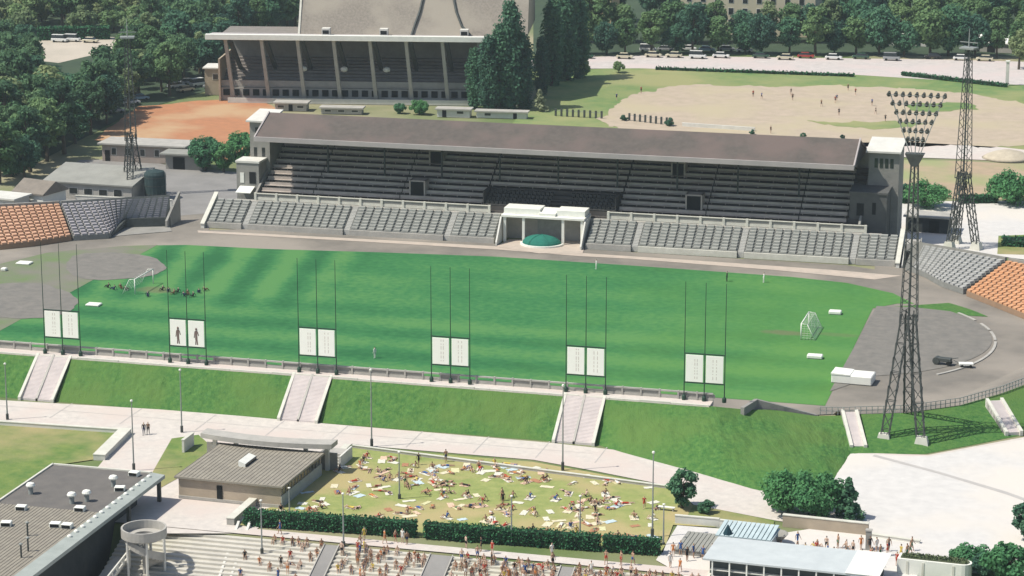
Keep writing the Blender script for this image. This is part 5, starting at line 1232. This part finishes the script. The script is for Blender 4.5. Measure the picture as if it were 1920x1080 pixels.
def figure(pose):
    """joints (name -> point, radius, region); returns body mesh in metres, feet or seat on z = 0"""
    V = Vector
    if pose in ('stand', 'walk'):
        s = .22 if pose == 'walk' else .03
        J = {'pelvis': (V((0, 0, .94)), .135, 'p'), 'waist': (V((0, 0, 1.10)), .118, 't'), 'chest': (V((0, .01, 1.30)), .145, 't'), 'neck': (V((0, 0, 1.475)), .055, 's'), 'chin': (V((0, .025, 1.55)), .075, 's'), 'head': (V((0, .01, 1.635)), .098, 'h'), 'crown': (V((0, -.01, 1.70)), .07, 'H'), 'nose': (V((0, .115, 1.60)), .016, 's')}
        for sd, sg in (('L', -1), ('R', 1)):
            k = s * sg
            J |= {'hip' + sd: (V((sg * .095, 0, .88)), .10, 'p'), 'knee' + sd: (V((sg * .10, k * .55 + .04, .48)), .062, 'l'), 'ankle' + sd: (V((sg * .10, k, .085)), .042, 'l'), 'toe' + sd: (V((sg * .115, k + .17, .03)), .032, 'l'),
                  'sh' + sd: (V((sg * .19, 0, 1.40)), .062, 't'), 'el' + sd: (V((sg * .245, -.02 - k * .5, 1.12)), .043, 'a'), 'wr' + sd: (V((sg * .25, .07 - k * .9, .88)), .030, 'a'), 'palm' + sd: (V((sg * .25, .10 - k * 1.0, .80)), .032, 'a')}
    elif pose == 'sit':       # on a step, feet on the step below
        J = {'pelvis': (V((0, 0, .12)), .14, 'p'), 'waist': (V((0, .02, .28)), .118, 't'), 'chest': (V((0, .07, .47)), .145, 't'), 'neck': (V((0, .10, .635)), .055, 's'), 'chin': (V((0, .14, .71)), .075, 's'), 'head': (V((0, .125, .79)), .098, 'h'), 'crown': (V((0, .10, .855)), .07, 'H'), 'nose': (V((0, .235, .755)), .016, 's')}
        for sd, sg in (('L', -1), ('R', 1)):
            J |= {'hip' + sd: (V((sg * .10, .05, .11)), .10, 'p'), 'knee' + sd: (V((sg * .14, .44, .20)), .065, 'l'), 'ankle' + sd: (V((sg * .13, .50, -.20)), .042, 'l'), 'toe' + sd: (V((sg * .14, .66, -.25)), .032, 'l'),
                  'sh' + sd: (V((sg * .19, .07, .56)), .062, 't'), 'el' + sd: (V((sg * .25, .14, .31)), .043, 'a'), 'wr' + sd: (V((sg * .17, .36, .28)), .030, 'a'), 'palm' + sd: (V((sg * .14, .43, .27)), .032, 'a')}
    elif pose == 'floor':     # sitting on the grass, knees drawn up, leaning on the arms
        J = {'pelvis': (V((0, 0, .12)), .14, 'p'), 'waist': (V((0, -.05, .27)), .118, 't'), 'chest': (V((0, -.10, .46)), .145, 't'), 'neck': (V((0, -.11, .63)), .055, 's'), 'chin': (V((0, -.075, .705)), .075, 's'), 'head': (V((0, -.09, .785)), .098, 'h'), 'crown': (V((0, -.115, .85)), .07, 'H'), 'nose': (V((0, .018, .75)), .016, 's')}
        for sd, sg in (('L', -1), ('R', 1)):
            J |= {'hip' + sd: (V((sg * .10, .04, .11)), .10, 'p'), 'knee' + sd: (V((sg * .16, .40, .40)), .062, 'l'), 'ankle' + sd: (V((sg * .13, .66, .07)), .042, 'l'), 'toe' + sd: (V((sg * .14, .82, .035)), .032, 'l'),
                  'sh' + sd: (V((sg * .19, -.11, .555)), .062, 't'), 'el' + sd: (V((sg * .27, -.26, .33)), .043, 'a'), 'wr' + sd: (V((sg * .27, -.34, .08)), .030, 'a'), 'palm' + sd: (V((sg * .27, -.40, .035)), .030, 'a')}
    else:                     # lying: on the back ('back'), on the front ('front') or on the side with bent knees ('side')
        up = {'back': 1, 'front': -1, 'side': 1}[pose]
        J = {'pelvis': (V((0, 0, .12)), .125, 'p'), 'waist': (V((0, .16, .115)), .11, 't'), 'chest': (V((0, .36, .13)), .135, 't'), 'neck': (V((0, .535, .12)), .055, 's'), 'chin': (V((0, .61, .12 + .025 * up)), .075, 's'), 'head': (V((0, .69, .12)), .098, 'h'), 'crown': (V((0, .755, .12 - .01 * up)), .07, 'H'), 'nose': (V((0, .665, .12 + .105 * up if up > 0 else .03)), .016, 's')}
        for sd, sg in (('L', -1), ('R', 1)):
            kz = .36 if (pose == 'back' and sg > 0) else .09
            ky = -.36 if kz > .2 else -.46
            ax = -.62 if kz > .2 else -.86
            if pose == 'side': ky, ax, kz = -.36, -.55 + .1 * sg, .12
            off = .30 if pose == 'side' else 0
            el = (sg * .30, .22, .07) if pose == 'back' else (sg * .34, .56, .06)
            wr = (sg * .30, -.02, .06) if pose == 'back' else (sg * .16, .72, .05)
            J |= {'hip' + sd: (V((sg * .095, -.06, .11)), .098, 'p'), 'knee' + sd: (V((sg * .11 + off, ky, kz)), .062, 'l'), 'ankle' + sd: (V((sg * .12 + off * .5, ax, .06)), .042, 'l'), 'toe' + sd: (V((sg * .16 + off * .5, ax - (.06 if up > 0 else .16), .14 if up > 0 and kz < .2 else .04)), .032, 'l'),
                  'sh' + sd: (V((sg * .19, .45, .12)), .062, 't'), 'el' + sd: (V(el), .043, 'a'), 'wr' + sd: (V(wr), .030, 'a'), 'palm' + sd: (V((wr[0] * .98, wr[1] + (-.08 if pose == 'back' else .07), wr[2] - .01)), .030, 'a')}
    E = [('pelvis', 'waist'), ('waist', 'chest'), ('chest', 'neck'), ('neck', 'chin'), ('chin', 'head'), ('head', 'crown'), ('chin', 'nose')]
    for sd in 'LR': E += [('pelvis', 'hip' + sd), ('hip' + sd, 'knee' + sd), ('knee' + sd, 'ankle' + sd), ('ankle' + sd, 'toe' + sd), ('chest', 'sh' + sd), ('sh' + sd, 'el' + sd), ('el' + sd, 'wr' + sd), ('wr' + sd, 'palm' + sd)]
    for sd, sg in (('L', -1), ('R', 1)):
        w = J['wr' + sd][0]; p = J['palm' + sd][0]; d = (p - w).normalized(); sdv = d.cross(Vector((sg, 0, .3))).normalized() if abs(d.x) < .9 else Vector((0, 1, 0))
        for i, (o, L_) in enumerate(((-.030, .075), (-.010, .088), (.010, .082), (.030, .062))):
            J['f%d%s' % (i, sd)] = (p + d * L_ + sdv * o + Vector((0, 0, 0.004 * i)), .0095, 'a'); E.append(('palm' + sd, 'f%d%s' % (i, sd)))
        J['th' + sd] = (w + d * .045 + sdv * -.052, .011, 'a'); E.append(('wr' + sd, 'th' + sd))
    names = list(J); idx = {n_: i for i, n_ in enumerate(names)}
    me = bpy.data.meshes.new('person_cage'); me.from_pydata([J[n_][0] for n_ in names], [(idx[a], idx[b]) for a, b in E], [])
    o = bpy.data.objects.new('person_cage', me); COL.objects.link(o)
    sm_ = o.modifiers.new('s', 'SKIN'); sm_.use_smooth_shade = True; sm_.branch_smoothing = .3
    for i, n_ in enumerate(names):
        v = me.skin_vertices[0].data[i]; r_ = J[n_][1]
        flat = n_ in ('pelvis', 'waist', 'chest')
        v.radius = (r_ * (1.12 if flat else 1), r_ * (.88 if flat else 1)); v.use_root = (n_ == 'pelvis')
    o.modifiers.new('u', 'SUBSURF').levels = 1
    dg = bpy.context.evaluated_depsgraph_get(); ev = o.evaluated_get(dg); out = bpy.data.meshes.new_from_object(ev)
    bpy.data.objects.remove(o)
    segs = [(J[a][0], J[b][0], a, b) for a, b in E]
    reg = []
    for f in out.polygons:
        c = f.center; best = None
        for a, b, na, nb in segs:
            d = b - a; t = max(0, min(1, (c - a).dot(d) / max(1e-9, d.length_squared))); q = (c - a - d * t).length / max(J[na][1], J[nb][1])
            if best is None or q < best[0]: best = (q, na if t < .5 else nb, t)
        n_ = best[1]; r_ = J[n_][2]
        if n_ in ('head', 'crown'):
            fwd = (J['nose'][0] - J['chin'][0]); fwd = (J['nose'][0] - (J['head'][0] + J['chin'][0]) / 2).normalized(); top = (J['crown'][0] - J['chin'][0]).normalized()
            v = c - J['head'][0]; r_ = 'H' if (v.dot(fwd) < .045 or v.dot(top) > .055) and v.dot(top) > -.09 else 's'
        if n_.startswith('hip') and best[2] > .35 and False: r_ = 'l'
        reg.append(r_)
    zmin = min(v.co.z for v in out.vertices)
    if pose != 'sit':
        for v in out.vertices: v.co.z -= zmin
    return out, reg
POSES = {}
def person_mesh(pose, skin, hair, top, bottom, cover=False):
    key = (pose, skin, hair, top, bottom, cover)
    if key in POSES: return POSES[key]
    if pose not in POSES: POSES[pose] = figure(pose)
    base, reg = POSES[pose]; me = base.copy(); me.materials.clear()
    me.name = 'person'
    for m_ in (sk(skin), hr(hair), cl(top) if top else sk(skin), cl(bottom)): me.materials.append(m_)
    mp = {'s': 0, 'h': 0, 'H': 1, 't': 2, 'p': 3, 'l': 3 if cover else 0, 'a': 2 if cover else 0}
    me.polygons.foreach_set('material_index', [mp[r_] for r_ in reg]); me.polygons.foreach_set('use_smooth', [True] * len(reg)); me.update()
    POSES[key] = me; return me
PP = []
def person(pose, x, y, z, rz, label, group, skin, hair, top, bottom, cover=False, s=1.0):
    o = bpy.data.objects.new('person', person_mesh(pose, skin, hair, top, bottom, cover)); COL.objects.link(o)
    label = ' '.join(label.split()[:16]) if len(label.split()) > 16 else label
    o.location = (x, y, z); o.rotation_euler = (0, 0, rz); o.scale = (s, s, s); tag(o, label, 'person', group); PP.append(o); return o
prng = random.Random(99)
POSE_W = {'back': 'lying face up', 'front': 'lying face down', 'side': 'curled up', 'floor': 'sitting back', 'sit': 'sitting', 'stand': 'standing', 'walk': 'walking'}
LOOKS = [('fair', 'dark', None, 'black'), ('tan', 'brown', None, 'blue'), ('tan', 'dark', None, 'red'), ('fair', 'blond', 'red', 'red'), ('fair', 'brown', 'white', 'white'), ('brown', 'dark', None, 'navy'), ('fair', 'brown', 'yellow', 'yellow'), ('tan', 'blond', 'blue', 'blue'), ('brown', 'dark', 'black', 'black'), ('tan', 'brown', None, 'green'), ('fair', 'dark', 'orange', 'orange')]
def look(): return prng.choice(LOOKS)
def swim(lk): return f'{lk[1]}-haired person in {lk[3]} ' + ('swimsuit' if lk[2] else 'trunks')

# bathers on the lawn with their towels
LW = [gxy(*q) for q in [(668, 848), (1000, 873), (1100, 892), (1240, 918), (1225, 1008), (1120, 1018), (800, 996), (500, 968), (560, 938), (628, 872)]]
TW = {'white': (.66, .64, .53), 'cream': (.66, .60, .42), 'pale yellow': (.62, .60, .34), 'peach': (.66, .48, .34), 'pale blue': (.50, .60, .62), 'rust': (.40, .20, .11)}
def towel_mesh(n, c):
    mb = MB(); nx, ny = 6, 10; r2 = random.Random(n)
    def h(i, j): return .03 + .022 * math.sin(i * 1.7 + n) * math.cos(j * 1.1) + r2.uniform(0, .012)
    H = [[h(i, j) for j in range(ny + 1)] for i in range(nx + 1)]
    for zo, fl in ((0, False), (-.025, True)):
        for i in range(nx):
            for j in range(ny):
                q = [(-.45 + .9 * a / nx, -.95 + 1.9 * b / ny, H[a][b] + zo) for a, b in ((i, j), (i + 1, j), (i + 1, j + 1), (i, j + 1))]; mb.quadf(*(q[::-1] if fl else q))
    return mb
spots = []; tmesh = {}
clus = [(prng.uniform(-2, 52), prng.uniform(-101, -72)) for _ in range(46)]
tries = 0
while len(spots) < 190 and tries < 60000:
    tries += 1
    if prng.random() < .72:
        cx, cy = prng.choice(clus); x = cx + prng.gauss(0, 1.9); y = cy + prng.gauss(0, 1.6)
    else: x = prng.uniform(-3, 53); y = prng.uniform(-102, -71)
    if not poly_in(x, y, LW): continue
    if any((x - a) ** 2 + (y - b) ** 2 < 1.1 for a, b, *_ in spots): continue
    spots.append((x, y))
def zone(x, y):
    a = 'west part' if x < 17 else 'middle part' if x < 34 else 'east part'
    b = 'by the path' if y > -82 - max(0, (x - 30)) * .25 else 'by the hedge' if y < -94 else 'halfway down'
    return a, b
for i, (x, y) in enumerate(spots):
    a, b = zone(x, y); tn = prng.choice(list(TW)[:2] * 3 + list(TW)); key = (tn, i % 3)
    rz = prng.gauss(0.3, .9); single = prng.random() < .86
    if single:
        if key not in tmesh:
            o = towel_mesh(i % 3 + 1, tn).build('towel', mat('towel_' + tn.replace(' ', '_'), TW[tn], tuple(v * .86 for v in TW[tn]), 3)); tmesh[key] = o
        else: o = tmesh[key].copy(); COL.objects.link(o)
        sx = prng.uniform(.6, 1.15); o.location = (x, y, .005); o.rotation_euler = (0, 0, rz); o.scale = (sx, prng.uniform(.55, 1.0), 1)
        tag(o, f'{tn} towel spread on the {a} of the lawn {b}', 'towel', 'towels spread on the sunbathing lawn')
    if prng.random() < .60:
        ps_ = prng.choice(('back', 'back', 'back', 'front', 'front', 'side', 'floor', 'floor', 'floor', 'floor')) if single else prng.choice(('floor', 'floor', 'floor', 'walk'))
        lk = look(); person(ps_, x, y, .05 if single else 0, rz + (prng.choice((0, math.pi)) if ps_ in ('back', 'front', 'side') else prng.uniform(0, 6)), f'{swim(lk)} {POSE_W[ps_]}, {a} of the lawn {b}', 'bathers on the lawn', *lk, s=prng.uniform(.92, 1.06))
# people on the wide steps and along their top walk
n_ = 0; used_ = []
while n_ < 128:
    px = prng.uniform(470, 1330); i = int(min(17, abs(prng.gauss(0, 5.5)))) - 1
    if px < 880 and prng.random() < .5: continue
    top_y = 1000 + (px - 470) * .064
    X = gxy(px, min(1079, top_y + i * 7), -.27 * (i + 1))[0]
    if any(abs(X - a) < .62 and i == b for a, b in used_) or any(abs(X - q) < w_ for q, w_ in ((15.6, 1.2), (28.5, 1.6), (43, 1.1))): continue
    used_.append((X, i)); n_ += 1; lk = look()
    w = 'west of the first ramp' if X < 15 else 'before the middle ramp' if X < 28 else 'past the middle ramp' if X < 43 else 'past the last ramp'
    if i < 0:
        ps_ = prng.choice(('stand', 'walk', 'stand')); person(ps_, X, -105.0 + prng.uniform(-.7, .7), .03, prng.uniform(0, 6.28), f'{swim(lk)} {POSE_W[ps_]} above the steps {w}', 'bathers on the wide steps', *lk, s=prng.uniform(.9, 1.05))
    elif prng.random() < .66:
        y = -106.3 - i * .72 - .40; person('sit', X, y, -.27 * (i + 1), math.pi + prng.gauss(0, .25), f'{swim(lk)} sitting on the {"upper" if i < 4 else "middle" if i < 9 else "lower"} steps {w}', 'bathers on the wide steps', *lk, s=prng.uniform(.9, 1.05))
    else:
        ps_ = prng.choice(('stand', 'stand', 'walk', 'back')); y = -106.3 - i * .72 - .36
        person(ps_ if ps_ != 'walk' else 'stand', X, y, -.27 * (i + 1), (math.pi / 2 if ps_ == 'back' else prng.uniform(0, 6.28)), f'{swim(lk)} {POSE_W[ps_ if ps_ != "walk" else "stand"]} on the {"upper" if i < 4 else "middle" if i < 9 else "lower"} steps {w}', 'bathers on the wide steps', *lk, s=prng.uniform(.9, 1.05))
# crowd on the bather terrace
cr_ = []
while len(cr_) < 38:
    px, py = prng.uniform(1462, 1712), prng.uniform(1022, 1072)
    if py > 1012 + (px - 1462) * .16 + 40 or py < 1018 + (px - 1462) * .05: continue
    x, y = gxy(px, py)
    if any((x - a) ** 2 + (y - b) ** 2 < .5 for a, b in cr_): continue
    cr_.append((x, y)); lk = look(); ps_ = prng.choice(('stand', 'stand', 'walk', 'floor')); w = 'behind the counter building' if px < 1560 else 'near the stone post' if px < 1645 else 'near the rounded planter'
    person(ps_, x, y, .0, prng.uniform(0, 6.28), f'{swim(lk)} {POSE_W[ps_]} {w}', 'bathers on the pale terrace', *lk)
for px, py in ((1300, 1046), (1318, 1050), (1276, 1040), (1335, 1046), (1262, 1044), (1288, 1052)):
    x, y = gxy(px, py); lk = look(); person('stand', x, y, .03, prng.uniform(0, 6), f'{swim(lk)} standing in front of the slatted deck', 'bathers by the slatted deck', *lk)
# two walkers on the footpath, players on the sand, people by the west goal
x, y = gxy(270, 815); person('walk', x, y, -.03, R(200), 'person in dark clothes walking on the wide footpath, left one of a pair', None, 'fair', 'dark', 'black', 'navy', True)
x, y = gxy(278, 814); person('walk', x, y, -.03, R(190), 'person in brown top and dark trousers walking on the footpath, right one of a pair', None, 'fair', 'brown', 'brown', 'black', True)
for i, (px, py) in enumerate(((1412, 182), (1428, 186), (1483, 178), (1486, 188), (1566, 193), (1569, 190), (1573, 216), (1590, 170), (1604, 178), (1635, 198), (1642, 214), (1540, 200), (1202, 175), (1156, 188), (1660, 228), (1445, 250))):
    x, y = gxy(px, py); c = ('red', 'blue', 'black', 'brown')[i % 4]; ps_ = 'walk' if i % 3 else 'stand'
    person(ps_, x, y, 0, prng.uniform(0, 6), f'person in {c} shirt {POSE_W[ps_]} on the sand pitch, {"left" if px < 1460 else "middle" if px < 1580 else "right"} part', 'players on the sand pitch', 'fair', prng.choice(list(HR)), c, 'black', False)
for i, (px, py) in enumerate(((305, 545), (316, 548), (326, 552), (334, 549), (345, 556), (352, 552), (362, 557), (373, 550), (384, 546), (203, 540), (214, 544), (226, 541), (236, 545), (277, 556))):
    x, y = gxy(px, py); c = ('black', 'navy', 'brown')[i % 3]; person('floor', x, y, .03, prng.uniform(0, 6), f'person in {c} tracksuit sitting on the grass {"right" if px > 290 else "left"} of the west goal', 'people sitting by the west goal', 'fair', prng.choice(('dark', 'brown')), c, c, True)
for px, py, c, lb in ((1363, 528, 'black', 'person in black walking on the far edge of the pitch'), (1432, 530, 'white', 'person in white standing on the far edge of the pitch'), (1118, 505, 'white', 'person in white standing at the middle of the far touchline')):
    x, y = gxy(px, py); person('stand', x, y, .03, 2.0, lb, None, 'fair', 'dark', c, c, True)
p = G(703, 662, 0); x, y = gxy(703, 672); person('stand', x, y, .03, 1.0, 'person in white standing on the near part of the pitch', None, 'fair', 'dark', 'white', 'white', True)
for px, py in ((408, 928), (367, 930), (372, 934)):
    x, y = gxy(px, py); lk = look(); person('floor', x, y, 0, prng.uniform(0, 6), f'{swim(lk)} sitting by the front wall of the flat hall', 'people by the flat hall', *lk)

# ------------------------------------------------------------------ parked cars
def make_car(body, bmat):
    rt = thing('parked_car', '', 'car', (0, 0, 0), 0, 'cars parked along the far road')
    L_, W_ = 4.2, 1.62
    pr = [(-2.1, .35), (-2.1, .72), (-1.95, .86), (-.95, .92), (.95, .92), (1.9, .80), (2.1, .66), (2.1, .35)]
    if body == 'van': pr = [(-2.1, .35), (-2.1, 1.0), (-2.0, 1.05), (1.5, 1.05), (2.0, .9), (2.1, .7), (2.1, .35)]
    b_ = MB(); n = len(pr); w = W_ / 2
    for s_, inset in ((-1, 0), (1, 0)): pass
    i0 = len(b_.v); b_.v += [(x, -w, z) for x, z in pr] + [(x, w, z) for x, z in pr]
    b_.f.append(tuple(range(n))); b_.f.append(tuple(range(2 * n - 1, n - 1, -1))); b_.mi += [0, 0]
    for k_ in range(n): k2 = (k_ + 1) % n; b_.f.append((k2, k_, n + k_, n + k2)); b_.mi.append(0)
    bo = b_.build('body', bmat, rt, bevel=.07)
    c_ = MB(); xs = ((-1.75, -1.15, .75, 1.35) if body == 'saloon' else (-2.0, -1.95, 1.1, 1.6)); zt = 1.42 if body == 'saloon' else 1.95; zb_ = .9 if body == 'saloon' else 1.03
    c_.hexa([(xs[0], -w + .06, zb_), (xs[3], -w + .06, zb_), (xs[3], w - .06, zb_), (xs[0], w - .06, zb_), (xs[1], -w + .2, zt), (xs[2], -w + .2, zt), (xs[2], w - .2, zt), (xs[1], w - .2, zt)])
    c_.build('window', M_glass, rt)
    MB().box(xs[1] - .04, xs[2] + .04, -w + .17, w - .17, zt - .02, zt + .05).build('roof', bmat, rt, bevel=.03)
    for x in (-1.3, 1.3):
        for y in (-w + .08, w - .08):
            wh = MB().tube((x, y - .1, .31), (x, y + .1, .31), .31, n=14).build('wheel', M_dark, rt)
    for y in (-.55, .55): MB().box(2.08, 2.13, y - .14, y + .14, .55, .70).build('headlight', M_white, rt)
    return rt
PAINT = {'white': (.74, .74, .70), 'grey': (.32, .33, .33), 'dark green': (.03, .08, .05), 'red': (.32, .04, .03), 'cream': (.60, .55, .40), 'black': (.02, .02, .022), 'light blue': (.25, .38, .45)}
CARS = {}
def car(px, py, colour, body, rz, where):
    x, y = gxy(px, py, -.02); key = (colour, body)
    lb = f'{colour} {body} parked {where}'
    if key not in CARS: rt = CARS[key] = make_car(body, mat('paint_' + colour.replace(' ', '_'), PAINT[colour], tuple(v * .92 for v in PAINT[colour]), 1, rough=.25, spec=.5)); rt['label'] = lb
    else: rt = dup(CARS[key], label=lb)
    rt.location = (x, y, -.01); rt.rotation_euler = (0, 0, rz); return rt
crng = random.Random(5)
cx_ = 1098
while cx_ < 1900:
    cl_ = crng.choice(('white', 'white', 'grey', 'cream', 'dark green', 'black', 'red', 'light blue')); bd = 'van' if crng.random() < .15 else 'saloon'
    w = 'beside the poplars' if cx_ < 1200 else 'under the first street trees' if cx_ < 1400 else 'under the street trees behind the sand pitch' if cx_ < 1650 else 'near the east end of the far road'
    car(cx_, 108 + (cx_ - 1098) * .006 + crng.uniform(-2, 2), cl_, bd, R(3) + crng.choice((0, math.pi)), f'on the far road {w}'); cx_ += crng.uniform(38, 80)
for px, py, c, b in ((1215, 97, 'white', 'van'), (1248, 96, 'grey', 'saloon'), (1290, 95, 'white', 'saloon'), (1325, 97, 'light blue', 'saloon'), (1362, 96, 'grey', 'saloon'), (1396, 98, 'white', 'saloon')):
    car(px, py, c, b, R(5), 'in the second line under the street trees')
for px, py, c, b, rz in ((330, 165, 'white', 'saloon', .9), (355, 158, 'grey', 'saloon', .9), (348, 172, 'cream', 'saloon', 1.0), (372, 162, 'white', 'van', 1.0), (245, 196, 'white', 'saloon', .8), (262, 188, 'light blue', 'saloon', .8), (215, 212, 'grey', 'saloon', .8), (398, 166, 'grey', 'saloon', .2), (420, 172, 'white', 'saloon', .2), (112, 79, 'white', 'van', .05), (136, 78, 'white', 'van', .05), (170, 80, 'cream', 'saloon', .0), (84, 252, 'white', 'van', .5), (70, 272, 'cream', 'saloon', .4)):
    car(px, py, c, b, rz, 'along the edge of the wood ' + ('by the clay court' if px < 300 and px > 200 else 'near the second stand' if px >= 300 else 'above the long shed' if py > 100 else 'in the pale clearing of the wood'))

# ------------------------------------------------------------------ summer haze
hz = MB().box(-4100, 4100, -4100, 4100, -8, 125).build('haze', bpy.data.materials.new('air'))
hm = hz.data.materials[0]; hm.use_nodes = True; hn = hm.node_tree.nodes; hn.remove(hn['Principled BSDF'])
pvn = hn.new('ShaderNodeVolumePrincipled'); pvn.inputs['Color'].default_value = (.80, .93, .95, 1); pvn.inputs['Density'].default_value = HAZE; pvn.inputs['Anisotropy'].default_value = .2
hm.node_tree.links.new(pvn.outputs[0], hn['Material Output'].inputs['Volume']); tag(hz, 'thin pale summer haze over the whole view', None, None, 'stuff')

p = G(1738, 436, 0); house('dark_shed', 'dark flat-roofed shed in the forecourt between stand and masts', 'shed', p.x, p.y, R(-2), 7.5, 4, 2.6, 0, mat('shed_dark', (.055, .06, .058), (.035, .04, .04), .8), M_conc, [], [(1.2, 1.8, 2.1)])

plant('small', *gxy(1926, 1012), .9, 'dark bushy tree at the right edge of the white plaza', None, rng)
psheet('plaza_drain', [(1640, 852), (1760, 884), (1885, 921), (2000, 962), (2000, 967), (1885, 926), (1760, 888), (1636, 855)], .0, mat('drain_stain', (.44, .42, .39), (.38, .36, .34), .8))

# ------------------------------------------------------------------ the rest of the crowd, beyond the three hundred single figures
cw_ = MB(); cmats = [sk('fair'), sk('tan'), sk('brown'), hr('dark'), hr('brown'), cl('black'), cl('red'), cl('blue'), cl('white'), cl('orange')]
def stuff_figure(pose, x, y, z, rz, skin, hair, cloth):
    base, reg = POSES[pose]; i0 = len(cw_.v); c, s_ = math.cos(rz), math.sin(rz)
    cw_.v += [(x + v.co.x * c - v.co.y * s_, y + v.co.x * s_ + v.co.y * c, z + v.co.z) for v in base.vertices]
    for f, r_ in zip(base.polygons, reg):
        cw_.f.append(tuple(i0 + k_ for k_ in f.vertices)); cw_.mi.append({'s': skin, 'h': skin, 'H': hair, 't': skin, 'p': cloth, 'l': skin, 'a': skin}[r_])
n_ = 0
while n_ < 150:
    px = prng.uniform(560, 1345); i = int(min(17, abs(prng.gauss(0, 5.0))))
    if px < 900 and prng.random() < .6: continue
    X = gxy(px, min(1079, 1000 + (px - 470) * .064 + i * 7), -.27 * (i + 1))[0]
    if X > 58 or any(abs(X - a) < .55 and i == b for a, b in used_) or any(abs(X - q) < w_ for q, w_ in ((15.6, 1.2), (28.5, 1.6), (43, 1.1))): continue
    used_.append((X, i)); n_ += 1; ps_ = prng.choice(('sit', 'sit', 'sit', 'stand')); y = -106.3 - i * .72 - .40
    stuff_figure(ps_, X, y, -.27 * (i + 1), math.pi + prng.gauss(0, .4), prng.choice((0, 0, 1, 1, 2)), prng.choice((3, 4)), prng.randint(5, 9))
for _ in range(70):
    x, y = prng.choice(spots); x += prng.uniform(-1.6, 1.6); y += prng.uniform(-1.6, 1.6)
    if not poly_in(x, y, LW): continue
    stuff_figure(prng.choice(('back', 'front', 'floor', 'side')), x, y, .02, prng.uniform(0, 6.28), prng.choice((0, 1, 1, 2)), prng.choice((3, 4)), prng.randint(5, 9))
co_ = cw_.build('bather_crowd', cmats, None, smooth=True); tag(co_, 'remaining small bathers crowding the wide steps and the lawn', None, None, 'stuff')
# joints across the footpath
for px in (120, 250, 390, 520, 640, 780, 905, 1020, 1130):
    a = G(px, 0 + (752 + px * .082 + 4), 0); sheet('path_joint', [(a.x - .06, -62.2), (a.x + .06, -62.2), (a.x + .06, -69.4), (a.x - .06, -69.4)], -.02, mat('drain_stain', (.44, .42, .39), (.38, .36, .34), .8))
sheet('path_joint', [(-60, -65.7), (36, -65.7), (36, -65.78), (-60, -65.78)], -.025, mat('drain_stain', (.44, .42, .39), (.38, .36, .34), .8))
